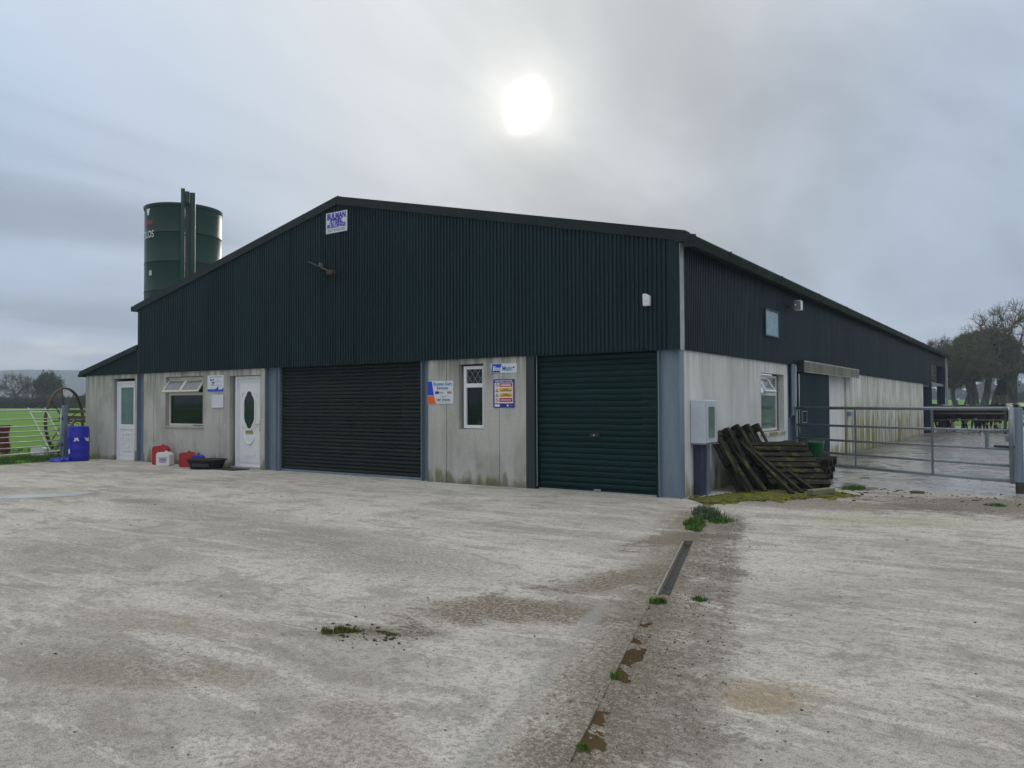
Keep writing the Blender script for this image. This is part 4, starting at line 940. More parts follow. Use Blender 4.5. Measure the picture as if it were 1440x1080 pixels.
# ================================================================== gates
def gate(name, label, p0, p1, z0, z1, rails, ups, m, cat='gate', rail_r=.021, group=None, round_=False):
    p0, p1 = Vector((*p0, 0)), Vector((*p1, 0)); L = (p1-p0).length; rz = math.atan2(p1.y-p0.y, p1.x-p0.x)
    t = thing(name, label, cat, p0, rz, group)
    for k, z in enumerate(rails): MB().tube([(.02, 0, z), (L*.5, 0, z-.006), (L-.02, 0, z)], rail_r*(1.2 if k in (0, len(rails)-1) else .9), 10).build('rail', m, t, smooth=True)
    MB().tube([(0, 0, z0-.02), (0, 0, z1+.02)], rail_r*1.25, 10).build('end_upright', m, t, smooth=True); MB().tube([(L, 0, z0-.02), (L, 0, z1+.02)], rail_r*1.6, 10).build('end_upright', m, t, smooth=True)
    for u in ups: MB().bar((L*u, -.024, z0), (L*u, -.024, z1), .04, .012, (0, 1, 0)).build('upright', m, t)
    return t, L
tR, LR = gate('field_gate', 'six bar galvanised gate closing the wet yard beside the pallets', (.07, 6.40), (4.13, 3.90), .14, 1.345, [1.345, .98, .68, .41, .16], [.34, .70], M_gate, rail_r=.026)
MB().bar((LR-.42, 0, .68), (LR-.42, 0, .95), .05, .04, (1, 0, 0)).build('latch_bar', M_gate, tR); MB().tube([(LR-.30, 0, .72), (LR+.12, 0, .72)], .018, 8).build('latch_bolt', M_darksteel, tR)
MB().box(LR-.08, LR+.03, -.04, .04, .80, .90).build('latch_plate', M_galv, tR)
def post(label, loc, r, h, m, foot=None):
    t = thing('gate_post', label, 'post', loc); mb = MB(); mb.tube([(0, 0, -.1), (0, 0, h-.008), (0, 0, h)], [r, r, r*.9], 20); mb.build('shaft', m, t, smooth=False)
    if foot: MB().lathe([(r+.003, -.02), (r+.003, .16), (r+.002, .17)], 20, capt=False, capb=False).build('muddy_foot', foot, t, smooth=True)
    return t
post('round galvanised post where the two wet yard gates meet', (4.235, 3.67, 0), .057, 1.36, M_galv, M_soil)
gate('field_gate', 'galvanised gate running on from the round post out of the picture', (4.36, 3.62), (8.6, 2.6), .14, 1.34, [1.34, 1.05, .78, .52, .32, .16], [.33, .66], M_gate)
# left field gate
tL, LL = gate('field_gate', 'pale galvanised eight bar gate into the green field by the blue barrel', (-16.86, -1.0), (-15.85, -5.55), .22, 1.34, [1.345, 1.12, .94, .81, .68, .55, .41, .25], [.40, .78], M_gatepale, rail_r=.016)
t = thing('gate_post', 'square galvanised post standing beside the blue barrel', 'post', (-16.90, -.88, 0))
MB().box(-.06, .06, -.06, .06, -.1, 1.46).build('shaft', M_galv, t, bevel=.008); MB().box(.0, .035, -.15, -.06, 1.08, 1.16).build('hinge', M_darksteel, t); MB().box(.0, .035, -.15, -.06, .38, .46).build('hinge', M_darksteel, t)
# crumpled rust brown sheet hung on the gate
rz = math.atan2(-4.55, 1.01); nx, nz = 14, 12; vs = []
for j in range(nz+1):
    for i in range(nx+1):
        a = i/nx; b = j/nz; wv = .045*math.sin(a*9+b*2)+.03*math.sin(a*21+b*5)
        vs.append((a*.85-.03*math.sin(b*5)*a, -.07-wv-.03*math.sin(b*3.1), .98-b*(.62+.10*math.sin(a*5.3)+.06*math.sin(a*13))))
mb = MB(); mb.add(vs, [(j*(nx+1)+i, j*(nx+1)+i+1, (j+1)*(nx+1)+i+1, (j+1)*(nx+1)+i) for j in range(nz) for i in range(nx)])
me_ = mb.build('hung_sheet', worn('rust_brown_cloth', (.13, .032, .022), .85, amt=.5, scale=8, dirt=(.05, .02, .015)), smooth=True)
md = me_.modifiers.new('thick', 'SOLIDIFY'); md.thickness = .012
me_.location = (-16.86+1.01/4.66*1.30, -1.0-4.55/4.66*1.30, 0); me_.rotation_euler = (0, 0, rz+PI*0); tag(me_, 'rust brown crumpled sheet hung over the rails of the pale gate', 'sheet')
# blue barrel
t = thing('plastic_barrel', 'blue plastic barrel with torn white label standing at the lean-to corner', 'barrel', (-16.50, -.72, 0))
drum_k = .90
MB().lathe([(r_*drum_k, z_) for r_, z_ in ((.26, 0), (.285, .02), (.288, .10), (.295, .12), (.288, .14), (.29, .30), (.298, .32), (.29, .34), (.29, .60), (.298, .62), (.29, .64), (.285, .82), (.27, .88), (.275, .905), (.255, .91), (.25, .87))], 32).build('drum', M_bluep, t, smooth=True)
vb = Vector((CAM.x+16.5, CAM.y+.72, 0)).normalized(); lb = Vector((-vb.y, vb.x, 0)); lb = lb if lb.dot(rt) > 0 else -lb
for a0_, poly in ((-.15, [(-.08, .62), (-.02, .60), (.0, .63), (.03, .61), (.06, .54), (.03, .52), (.0, .56), (-.05, .52), (-.09, .53), (-.05, .58)]), (.75, [(-.06, .63), (.1, .63), (.1, .52), (.02, .52), (-.03, .55)]), (-.9, [(-.05, .30), (.02, .34), (.04, .22), (-.02, .18)])):
    MB().add([vb*.2695*math.cos(a0_+px/.29)+lb*.2695*math.sin(a0_+px/.29)+Vector((0, 0, pz)) for px, pz in poly], [tuple(range(len(poly)))]).build('torn_label', W_SIGN, t, fix=False)
# crumpled blue plastic liner at the post's foot
mb = MB(); n = 16; vs = [(0, 0, .10)]
for r_, z_ in ((.10, .10), (.20, .06), (.27, .012)):
    for k in range(n): q = r_*(1+.25*math.sin(k*2.3+r_*20)); vs.append((q*math.cos(2*PI*k/n), q*math.sin(2*PI*k/n), max(.006, z_+.03*math.sin(k*3.1+r_*9)*(z_ > .02))))
fs = [(0, 1+k, 1+(k+1) % n) for k in range(n)]+[(1+j*n+k, 1+j*n+(k+1) % n, 1+(j+1)*n+(k+1) % n, 1+(j+1)*n+k) for j in range(2) for k in range(n)]
o = mb.add(vs, fs).build('plastic_liner', M_bluep, smooth=False); o.location = (-16.62, -1.12, 0); tag(o, 'crumpled blue plastic liner at the foot of the square post', 'plastic sheet')
# old wheel rake: two large iron wheels on an axle
RA = Vector((-19.35, .30, .04)); AX = 1.15
t = thing('hay_rake', 'old rusty hay rake with two tall spoked iron wheels in the grass', 'hay rake', RA)
M_rust = worn('rusty_iron', (.10, .062, .042), .85, .1, amt=.5, scale=14, dirt=(.035, .028, .024)); M_oldwood = worn('grey_beam', (.13, .115, .095), .9, amt=.4, scale=9)
view = Vector((CAM.x-RA.x, CAM.y-RA.y, 0)).normalized(); side = Vector((-view.y, view.x, 0)); side = side if side.dot(rt) > 0 else -side
axd = (side*.87+view*.5).normalized(); wdn = Vector((-axd.y, axd.x, 0))
for k, off_ in enumerate((0, 1.45)):
    c_ = axd*off_+Vector((0, 0, .97)); R_ = .96
    wh = MB(); pts = [c_+wdn*R_*math.cos(2*PI*j/40)+Vector((0, 0, R_*math.sin(2*PI*j/40))) for j in range(41)]
    for a_, b_ in zip(pts[:-1], pts[1:]): wh.bar(a_, b_, .075, .045, (a_-c_))
    W_ = wh.build('wheel', M_rust, t)
    for j in range(9):
        q = 2*PI*j/9+.35; MB().bar(c_, c_+wdn*R_*math.cos(q)+Vector((0, 0, R_*math.sin(q))), .028, .028).build('spoke', M_rust, W_)
    MB().tube([c_-axd*.10, c_+axd*.10], .075, 12).build('hub', M_rust, W_)
MB().tube([axd*-.1+Vector((0, 0, .97)), axd*1.55+Vector((0, 0, .97))], .03, 8).build('axle', M_rust, t)
for z_ in (1.06, 1.24): MB().bar(axd*.05+wdn*.12+Vector((0, 0, z_)), axd*1.5+wdn*.12+Vector((0, 0, z_)), .09, .10).build('beam', M_oldwood, t)
for j in range(8):
    b_ = axd*(.2+.15*j)+Vector((0, 0, .97)); MB().tube([b_, b_+wdn*.35+Vector((0, 0, -.1)), b_+wdn*.62+Vector((0, 0, -.45)), b_+wdn*.5+Vector((0, 0, -.82))], .009, 5).build('tine', M_rust, t)
for j in (0, 1): MB().bar(axd*(.3+.8*j)+Vector((0, 0, 1.0)), axd*(.55+.25*j)-wdn*1.6+Vector((0, 0, .06)), .06, .06).build('shaft', M_oldwood, t)
# ladder leaning on the rake
lb0 = Vector((-18.05, -.62, .04)); lt = Vector((-18.85, -.62, 1.42))-lb0
t = thing('ladder', 'short white ladder leaning by the rake wheel behind the pale gate', 'ladder', lb0)
sd = (side*.40); lt = (side*-.62+view*-.30+Vector((0, 0, 1.36)))
for s_ in (0, 1): MB().bar(sd*s_, sd*s_+lt, .028, .06, view).build('stile', M_whitep, t)
for k in range(5): MB().tube([lt*(.12+.2*k), lt*(.12+.2*k)+sd], .014, 8).build('rung', M_whitep, t)
t = jerrycan('white plastic can lying in the grass under the ladder', (-18.15, -.95, .05), .34, .22, .30, M_whitep, W_SIGN, .8)

# ================================================================== pallets and timber by the side wall
def pallet_proto(label, group=None, lx=1.2, ly=1.0, nb=7):
    t = thing('pallet', label, 'pallet')       # boards run along local x, z up
    stp_ = (ly-.10)/(nb-1)
    for k in range(nb):
        w_ = .095+.02*((k*7) % 3 == 0); y_ = k*stp_; MB().box(random.uniform(-.01, .005), lx+random.uniform(-.01, .01), y_, min(ly, y_+w_), .122, .142).build('deck_board', M_wood, t)
    for x_ in (0, lx/2-.05, lx-.10): MB().box(x_, x_+.10, .01, ly-.01, .1, .1215).build('stringer', M_wood, t)
    for x_ in (0, lx/2-.07, lx-.14):
        for y_ in (.01, ly/2-.065, ly-.15): MB().box(x_, x_+.14, y_, y_+.13, .0205, .0995).build('block', M_wood, t)
    for y_ in (.01, ly/2-.05, ly-.12): MB().box(0, lx, y_, y_+.10, 0, .02).build('bottom_board', M_wood, t)
    return t
def place(t, o, ex, ey):
    ex = Vector(ex).normalized(); ey = Vector(ey); ey = (ey-ex*ey.dot(ex)).normalized(); ez = ex.cross(ey)
    mm = Matrix((ex, ey, ez)).transposed().to_4x4(); mm.translation = Vector(o); t.matrix_world = mm; return t
GP = 'pallets heaped by the side wall'
p1 = pallet_proto('rotting pallet leaning flat on the wall next to the meter box', GP)
place(p1, (.62, 1.20, .02), (-.50, .12, .86), (.18, .97, 0))
p2 = copy_tree(p1); p2['label'] = 'rotting pallet leaning on the wall behind the loose planks'; place(p2, (.66, 2.24, .02), (-.46, .05, .88), (.1, .99, 0))
e1 = Vector((.785, .62, 0)).normalized(); e2 = Vector((-.525, .665, .53)).normalized(); en = e1.cross(e2)
BLc = Vector((1.66, 2.30, .02))-e1*1.0
BLc.z = .137
q1 = pallet_proto('mossy pallet on top of the slanting pallet heap', GP, 1.0, 1.2, 8)
for k, lab in enumerate(('mossy pallet on top of the slanting pallet heap', 'pallet second from the top of the slanting heap', 'pallet third from the top of the slanting heap')):
    p = q1 if k == 0 else copy_tree(q1); p['label'] = lab
    place(p, BLc-en.normalized()*(.146*k+.142)+e1*.06*k*(-1)**k+e2*.2*k, e1+e2*.03*(k-1), e2-e1*.03*(k-1))
for k in range(3):
    p = copy_tree(p1); p['label'] = 'flat pallet, %s of the stack under the slanting heap' % ('bottom', 'middle', 'topmost')[k]; place(p, (.10+.03*k, 3.42+.02*k, .002+.1445*k), (1, .06, 0), (-.06, 1, 0))
PL = [((.05, 1.90, .86), (.86, 1.42, .03), .09, .05, 'long grey plank with a knob end leaning across the left pallet'),
      ((.06, 2.32, .88), (1.32, 1.30, .03), .075, .05, 'long mossy plank leaning across the middle of the heap'),
      ((.28, 2.40, .70), (1.42, 1.52, .03), .06, .045, 'slender plank lying beside the long mossy plank'),
      ((.40, 2.62, .62), (1.56, 1.78, .03), .06, .045, 'slender plank lowest against the slanting pallets'),
      ((.20, 1.62, .62), (.80, 1.02, .03), .08, .025, 'short broken board propped on the pallet next to the meter box'), ((.55, 2.05, .42), (1.20, 1.95, .05), .09, .022, 'short board lying crosswise between the long planks'), ((1.05, 1.62, .06), (1.75, 2.02, .035), .08, .022, 'short board lying in the moss before the slanting pallets')]
for a_, b_, w_, h_, lab in PL:
    a_, b_ = Vector(a_), Vector(b_); d_ = b_-a_; o = MB().bar((0, 0, 0), a_-b_, w_, h_).build('plank', M_wood if w_ < .08 else M_wood, bevel=.004); o.location = b_; tag(o, lab, 'plank')
t = thing('bucket', 'upturned black rubber bucket on the pallets below the side window', 'bucket', (.50, 4.15, .434), .3)
MB().lathe([(.19, 0), (.20, .01), (.20, .04), (.185, .05), (.165, .22), (.14, .27), (.09, .295), (.02, .30)], 24).build('pail', M_black, t, smooth=True)
MB().tube([(-.19, 0, .04), (-.15, -.12, .02), (0, -.20, .015), (.15, -.12, .02), (.19, 0, .04)], .007, 6).build('handle', M_gate, t)
t = thing('bucket', 'green plastic bucket standing on the flat pallets behind the heap', 'bucket', (.98, 4.25, .434))
MB().lathe([(.11, 0), (.115, .005), (.15, .26), (.16, .265), (.16, .28), (.145, .28), (.105, .015)], 24, capt=False).build('pail', worn('green_plastic', (.015, .16, .07), .45, amt=.2), t, smooth=True)
MB().tube([(-.155, 0, .265), (-.12, .09, .30), (0, .16, .30), (.12, .09, .30), (.155, 0, .265)], .005, 6).build('handle', M_gate, t)
o = MB().box(-.12, .42, -.06, .06, 0, .09).build('concrete_block', worn('mossy_block', (.19, .19, .12), .95, amt=.5, scale=12, dirt=(.09, .10, .03), bump=.6), bevel=.012); o.location = (1.62, 1.45, .02); o.rotation_euler = (0, 0, 1.15); tag(o, 'mossy concrete block lying in front of the slanting pallets', 'block')

# ================================================================== plants on the yard
def blades(mb, cx, cy, rx, ry, n, h, lean=.5, rot=0., z=0., w0=.006, rng=RNG):
    for _ in range(n):
        a = rng.uniform(0, 2*PI); r = math.sqrt(rng.uniform(0, 1))*(.72+.28*math.sin(3*a+cx*9)); px, py = rx*r*math.cos(a), ry*r*math.sin(a)
        x = cx+px*math.cos(rot)-py*math.sin(rot); y = cy+px*math.sin(rot)+py*math.cos(rot)
        hh = h*rng.uniform(.3, 1.25)*(1-.45*r); b = rng.uniform(0, 2*PI); l = lean*hh*rng.uniform(.2, 1); dx, dy = l*math.cos(b), l*math.sin(b)
        c = rng.uniform(0, PI); wx, wy = w0*math.cos(c), w0*math.sin(c)
        mb.add([(x-wx, y-wy, z), (x+wx, y+wy, z), (x+dx*.4+wx*.8, y+dy*.4+wy*.8, z+hh*.6), (x+dx*.4-wx*.8, y+dy*.4-wy*.8, z+hh*.6), (x+dx, y+dy, z+hh)], [(0, 1, 2, 3), (3, 2, 4)])
def clump(label, spots, m=M_blade, nm='grass_clump', grp=None, w0=.006):
    cx = sum(s[0] for s in spots)/len(spots); cy = sum(s[1] for s in spots)/len(spots); mb = MB()
    for s in spots: blades(mb, s[0]-cx, s[1]-cy, s[2], s[3], s[4], s[5], rot=s[6] if len(s) > 6 else 0, w0=w0)
    o = mb.build(nm, m, fix=False); o.location = (cx, cy, .002); return tag(o, label, 'weed', grp)
M_weeddk = mat('weed_blue_green', (.035, .070, .030), .6, spec=.35, fn=lambda t, b: t.put(b.inputs['Base Color'], t.mix(t.range(t.noise(t.pos(), 25, 2), .3, .7), (.022, .055, .022), (.13, .19, .10))))
clump('largest weed clump, growing at the head of the drain by the corner', [(.95, -1.55, .30, .20, 520, .15, 1.9), (1.12, -1.75, .22, .15, 300, .17)], M_weeddk)
clump('bright green grass patch between the weed clump and the open drain', [(1.12, -2.25, .34, .15, 620, .09, -1.25), (1.26, -2.62, .22, .12, 300, .07, -1.25), (1.32, -1.95, .26, .12, 200, .07, .9)])
clump('small weed tuft at the lower end of the open drain', [(2.28, -5.93, .055, .045, 150, .055), (2.25, -5.98, .04, .03, 60, .06)], w0=.004)
clump('thin weed tuft in the dirt right of the drain end', [(2.50, -5.72, .08, .03, 130, .05, .3)], w0=.003)
clump('sparse tuft growing beside a drain puddle', [(2.72, -7.52, .035, .03, 60, .05)], w0=.003)
clump('sparse tuft furthest along the drain from the shed', [(3.00, -8.36, .04, .02, 80, .04)], w0=.003)
M_wy = mat('weed_yellow', (.10, .115, .02), .8)
clump('larger yellow green weed tuft alone on the open concrete', [(.82+.025*k, -7.80+.022*k+.012*math.sin(k*4), .05, .035, 90, .03+.025*math.sin(k*2.3+1)**2) for k in range(6)], M_wy, w0=.0035)
rocks_at = [(random.gauss(.98, .20), random.gauss(-7.68, .10)) for _ in range(150)]
clump('flatter dry weed tuft beside the larger yellow green one', [(1.10+.04*k, -7.60+.02*math.sin(k*3), .05, .028, 40, .022) for k in range(4)], M_wy, w0=.003)
clump('grass tuft on the muddy ground before the wet yard gate', [(4.0, 1.57, .16, .06, 200, .05)])
clump('grass strip growing along the foot of the heaped pallets', [(1.95, 2.75, .26, .12, 420, .09, .8)])
# moss bank along the wall foot
mb = MB(); n = 46; rows = 7; vs = []
for i in range(n+1):
    t_ = i/n; a_ = Vector((.06, .10)).lerp(Vector((1.0, 2.9)), t_); b_ = Vector((.55, -.42)).lerp(Vector((2.25, 1.75)), t_)
    for j in range(rows+1):
        q = a_.lerp(b_, j/rows); k = math.sin(PI*min(1, max(0, j/rows)))*math.sin(PI*t_)**.5
        wv = .16*math.sin(t_*17)+.10*math.sin(t_*41+1)+.08*math.sin(t_*73); jx = (wv+.08*(random.random()-.5))*(j/rows)**2
        vs.append((q.x+jx*.5, q.y-jx, (-.004 if j == rows else .004)+.05*k*random.uniform(.3, 1)))
mb.add(vs, [(i*(rows+1)+j, i*(rows+1)+j+1, (i+1)*(rows+1)+j+1, (i+1)*(rows+1)+j) for i in range(n) for j in range(rows)])
kind(mb.build('moss_bank', M_moss, smooth=True), 'stuff')
mb = MB()
for i in range(900):
    t_ = random.random(); q = Vector((.06, .10)).lerp(Vector((1.0, 2.9)), t_).lerp(Vector((.55, -.42)).lerp(Vector((2.25, 1.75)), t_), random.random()**.8)
    r_ = random.uniform(.008, .028); mb.lathe([(r_, 0), (r_*.8, r_*.6), (r_*.3, r_*.9)], 5, (q.x, q.y, .012))
kind(mb.build('moss_cushions', M_moss, fix=False, smooth=True), 'stuff')
# loose stones, crumbs of mud
M_soil2 = mat('grit', (.07, .06, .05), .9, spec=.1, fn=lambda t, b: t.put(b.inputs['Base Color'], t.mix(t.range(t.noise(t.pos(), 35, 1), .40, .60), (.045, .038, .030), (.24, .22, .19))))
def rocks(name, pts, m, lo, hi, flatk=.6):
    mb = MB(); ico = [(0, 0, 1), (.89, 0, .45), (.28, .85, .45), (-.72, .53, .45), (-.72, -.53, .45), (.28, -.85, .45), (.72, .53, -.45), (-.28, .85, -.45), (-.89, 0, -.45), (-.28, -.85, -.45), (.72, -.53, -.45)]
    fc = [(0, 1, 2), (0, 2, 3), (0, 3, 4), (0, 4, 5), (0, 5, 1), (1, 6, 2), (2, 7, 3), (3, 8, 4), (4, 9, 5), (5, 10, 1), (6, 7, 2), (7, 8, 3), (8, 9, 4), (9, 10, 5), (10, 6, 1)]
    for x, y in pts:
        s = lo*(hi/lo)**(random.random()**2.2); a = random.uniform(0, 6.28); k = random.uniform(.6, 1.4)
        mb.add([((x+s*(vx*k*math.cos(a)-vy*math.sin(a))*random.uniform(.8, 1.2)), (y+s*(vx*k*math.sin(a)+vy*math.cos(a))*random.uniform(.8, 1.2)), s*flatk*(vz+.35)) for vx, vy, vz in ico], fc)
    return kind(mb.build(name, m, fix=False), 'stuff')
def scatter(n, f):
    r = []
    while len(r) < n:
        p = f()
        if p[1] < -.15 or p[0] > .5: r.append(p)
    return r
rocks('loose_chippings', scatter(2600, lambda: (random.uniform(-9, 9), random.uniform(-10.2, 1.5))), M_stone, .002, .008)
rocks('drain_crumbs', scatter(3600, lambda: (lambda s, o: ((DR0+du*s+dn*o).x, (DR0+du*s+dn*o).y))(random.uniform(.5, 9.6), random.gauss(.20, .24))), M_soil2, .0015, .0085, .7)
rocks('dung_crumbs', scatter(260, lambda: (random.uniform(.8, 6), random.gauss(2.3, .55))), M_soil, .006, .032, .45)
rocks('dung_pats', scatter(16, lambda: (random.uniform(1.0, 5.0), random.gauss(2.9, .15))), M_soil, .03, .13, .22)
rocks('yard_clods', scatter(120, lambda: (random.uniform(-8, 5), random.uniform(-9.8, -1.5))), M_soil, .004, .013, .5)
rocks('weed_clods', rocks_at, M_soil, .003, .016, .6)
# grass edge by the left gate
mb = MB()
for _ in range(60): blades(mb, RNG.uniform(-18.2, -16.75), RNG.uniform(-6.5, -.6), .35, .35, 130, .15, z=.02, w0=.008)
for _ in range(50): blades(mb, RNG.uniform(-24, -18), RNG.uniform(-5, 3), .6, .6, 90, .13, z=.03, w0=.010)
kind(mb.build('verge_grass', M_blade, fix=False), 'stuff')

# ================================================================== trees and hedges
def tree(name, label, base, height, trunk_r, crown_c, crown_r, n, twigs, seed, m_tw, twl=.7, trunk_top=None, twr=.012, ivy=0, grp=None, flat_bottom=-.75, sub=2):
    r = np.random.default_rng(seed); bz = float(terrain_h(np.float64(base[0]), np.float64(base[1])))
    t = thing(name, label, 'tree', (base[0], base[1], bz), 0, grp)
    tt = np.array(trunk_top if trunk_top is not None else (0, 0, height*.30)); cc = np.array(crown_c, float); cr = np.array(crown_r, float)
    P = r.normal(size=(n*3, 3)); P /= np.linalg.norm(P, axis=1)[:, None]; P *= (r.uniform(.15, 1, n*3)**.45)[:, None]
    P = P[P[:, 2] > flat_bottom][:n]; P = P*cr+cc
    P = P[np.argsort(np.linalg.norm(P-tt, axis=1))]
    mid = tt*.5+np.array([r.normal()*.06*height*.3, r.normal()*.06*height*.3, 0])
    nodes = [np.zeros(3), mid, tt]; par = [-1, 0, 1]; ln = [0, np.linalg.norm(mid), np.linalg.norm(tt)]
    for p in P:
        A = np.array(nodes[2:]); d = np.linalg.norm(A-p, axis=1); k = int(np.argmin(d+.38*np.array(ln[2:])))+2
        q = nodes[k]; L = np.linalg.norm(p-q)
        if L > 1.0:
            m_ = (p+q)/2+r.normal(size=3)*.10*L; nodes.append(m_); par.append(k); ln.append(ln[k]+L/2); k = len(nodes)-1
        nodes.append(p); par.append(k); ln.append(ln[par[-1]]+np.linalg.norm(p-nodes[par[-1]]))
    N = len(nodes); wgt = np.zeros(N); ch = [[] for _ in range(N)]
    for i in range(1, N): ch[par[i]].append(i)
    for i in range(N-1, -1, -1): wgt[i] = 1 if not ch[i] else sum(wgt[c] for c in ch[i])
    rad = np.maximum(trunk_r*(wgt/wgt[0])**.46, twr*1.3); rad[0] = trunk_r*1.35; rad[1] = trunk_r*1.02
    tr = MB(); cr_ = MB(); nodes = np.array(nodes)
    tr.tube([Vector(nodes[0])-Vector((0, 0, .3)), Vector(nodes[0])+Vector((0, 0, .12)), Vector(nodes[1]), Vector(nodes[2])], [rad[0]*1.15, rad[0]*.95, rad[1], rad[2]], 10, cap=False)
    for i in range(3, N):
        big = rad[i] > trunk_r*.22
        (tr if big else cr_).tube([Vector(nodes[par[i]]), Vector(nodes[i])], [min(rad[par[i]], rad[i]*1.5), rad[i]], 7 if big else 4, cap=False)
    tr.build('trunk', M_bark, t, smooth=True, fix=False)
    # fine twigs at the outer nodes
    ids = [i for i in range(3, N)]; vs = []; fs = []
    for _ in range(twigs):
        i = ids[r.integers(len(ids))]; p = nodes[i]+r.normal(size=3)*.10; o = (p-cc)/cr; o = o/(np.linalg.norm(o)+1e-6)
        d = o*.8+r.normal(size=3)*.55+np.array([0, 0, .25]); d /= np.linalg.norm(d); q0 = p
        for s in range(sub):
            L = twl*r.uniform(.4, 1.1)/(s+1)**.5; d2 = d+r.normal(size=3)*.25; d2 /= np.linalg.norm(d2); q = q0+d2*L
            w_ = np.cross(d2, r.normal(size=3)); w_ = w_/(np.linalg.norm(w_)+1e-6)*twr*(1.0 if s == 0 else .6); b = len(vs)
            vs += [q0-w_, q0+w_, q+w_*.35, q-w_*.35]; fs.append((b, b+1, b+2, b+3)); q0 = q0+(q-q0)*r.uniform(.3, .9); d = d2+r.normal(size=3)*.4
    cr_.add([tuple(v) for v in vs], fs)
    cr_.build('crown', m_tw, t, fix=False)
    if ivy:
        lv = []; lf = []
        for _ in range(ivy):
            if r.random() < .25:
                s = r.random(); c = nodes[1]*(1-s)+nodes[2]*s; a = r.uniform(0, 6.28); p = c+np.array([math.cos(a), math.sin(a), 0])*(trunk_r+r.uniform(0, .25))
            else: p = nodes[ids[r.integers(len(ids))]]+r.normal(size=3)*.40
            u_ = r.normal(size=3); u_ /= np.linalg.norm(u_); v_ = np.cross(u_, r.normal(size=3)); v_ /= np.linalg.norm(v_); s = r.uniform(.06, .16); b = len(lv)
            lv += [p-u_*s, p-v_*s*.7, p+u_*s, p+v_*s*.7]; lf.append((b, b+1, b+2, b+3))
        MB().add([tuple(v) for v in lv], lf).build('ivy', M_ivy, t, fix=False)
    return t
GT = 'bare roadside trees beyond the yard'
def at(u, d):     # ground point at a horizontal distance along the bearing of a photograph column
    v = fw+rt*((u-720)/1097.7); h = math.hypot(v.x, v.y); return (CAM.x+v.x/h*d, CAM.y+v.y/h*d)
tree('roadside_tree', 'tallest bare tree with thick grey trunk at the near end of the tree row', at(1421, 88), 12.6, .42, (.6, 0, 6.2), (4.7, 4.7, 4.1), 560, 7000, 1, M_twig, .75, (.1, 0, 3.2), twr=.016, grp=GT)
tree('roadside_tree', 'dark ivy covered tree just beside the tallest bare tree', at(1409, 93), 10, .32, (-.6, 0, 5.5), (2.7, 2.7, 2.6), 380, 8000, 2, M_twigmoss, .6, (.2, 0, 3.0), twr=.018, ivy=5000, grp=GT)
tree('roadside_tree', 'tree with leaning trunk and dense twiggy dome', at(1397, 98), 9.6, .30, (-.9, 0, 5.5), (3.1, 3.1, 2.7), 380, 12000, 3, M_twigmoss, .6, (.9, 0, 3.0), twr=.018, grp=GT)
tree('roadside_tree', 'tree with curved forked trunk in the middle of the dense dome', at(1383, 103), 9.8, .34, (-.2, 0, 5.7), (3.3, 3.3, 2.8), 380, 13000, 4, M_twigmoss, .6, (.5, 0, 3.1), twr=.019, grp=GT)
tree('roadside_tree', 'thick trunked tree under the highest part of the dense dome', at(1370, 106), 9.8, .40, (.0, 0, 5.7), (3.4, 3.4, 2.8), 380, 13000, 5, M_twigmoss, .6, (-.3, 0, 3.0), twr=.019, grp=GT)
tree('roadside_tree', 'straight slim trunked tree on the shed side of the dense dome', at(1359, 110), 9.2, .27, (-.8, 0, 5.2), (3.0, 3.0, 2.6), 340, 11000, 6, M_twigmoss, .6, (0, 0, 2.9), twr=.019, grp=GT)
tree('roadside_tree', 'smaller open crowned tree nearest the far shed corner', at(1343, 116), 7.2, .26, (.0, 0, 4.1), (2.6, 2.6, 2.4), 300, 5000, 7, M_twigmoss, .6, (-.3, 0, 1.9), twr=.018, grp=GT)
tree('roadside_tree', 'far bare tree glimpsed through the open shed bay', at(1322, 105), 8, .26, (.0, 0, 5.2), (2.6, 2.6, 2.8), 220, 3000, 8, M_twig, .6, (0, 0, 2.4), twr=.018, grp=GT)
GL = 'field boundary trees left of the shed'
tree('field_tree', 'round dark ivy clad tree in the far hedge', at(69, 150), 5.6, .3, (0, 0, 3.3), (1.75, 1.75, 2.3), 260, 4000, 11, M_twigmoss, .5, (0, 0, 1.8), twr=.03, ivy=16000, grp=GL, flat_bottom=-.98)
tree('field_tree', 'spreading bare tree in the far hedge', at(22, 150), 6, .17, (0, 0, 3.6), (2.6, 2.6, 2.0), 190, 1300, 12, M_twig, .7, (0, 0, 2.0), twr=.022, grp=GL)
tree('field_tree', 'slender bare tree beside the dark ivy clad tree', at(46, 152), 5, .11, (0, 0, 3.0), (1.4, 1.4, 1.7), 110, 700, 13, M_twig, .6, (0, 0, 1.8), twr=.020, grp=GL)
def bush(name, label, base, rad, n, seed, m, leaf=.10, grp=None, cat='bush', lift=0.):
    r = np.random.default_rng(seed); bz = float(terrain_h(np.float64(base[0]), np.float64(base[1])))
    vs = []; fs = []
    cen = [(r.normal(size=3)*.45*np.array(rad)) for _ in range(9)]
    for _ in range(n):
        c = cen[r.integers(9)]; p = c+r.normal(size=3)*.30*np.array(rad); p[2] = abs(p[2]+rad[2]*.55)+lift
        u_ = r.normal(size=3)+np.array([0, 0, .8]); u_ /= np.linalg.norm(u_); v_ = np.cross(u_, r.normal(size=3)); v_ /= np.linalg.norm(v_); L = leaf*r.uniform(.6, 2.6); s = leaf*.18; b = len(vs)
        vs += [p-v_*s, p+v_*s, p+u_*L+v_*s*.6, p+u_*L-v_*s*.6]; fs.append((b, b+1, b+2, b+3))
    o = MB().add([tuple(v) for v in vs], fs).build(name, m, fix=False); o.location = (base[0], base[1], bz); tag(o, label, cat, grp); return o
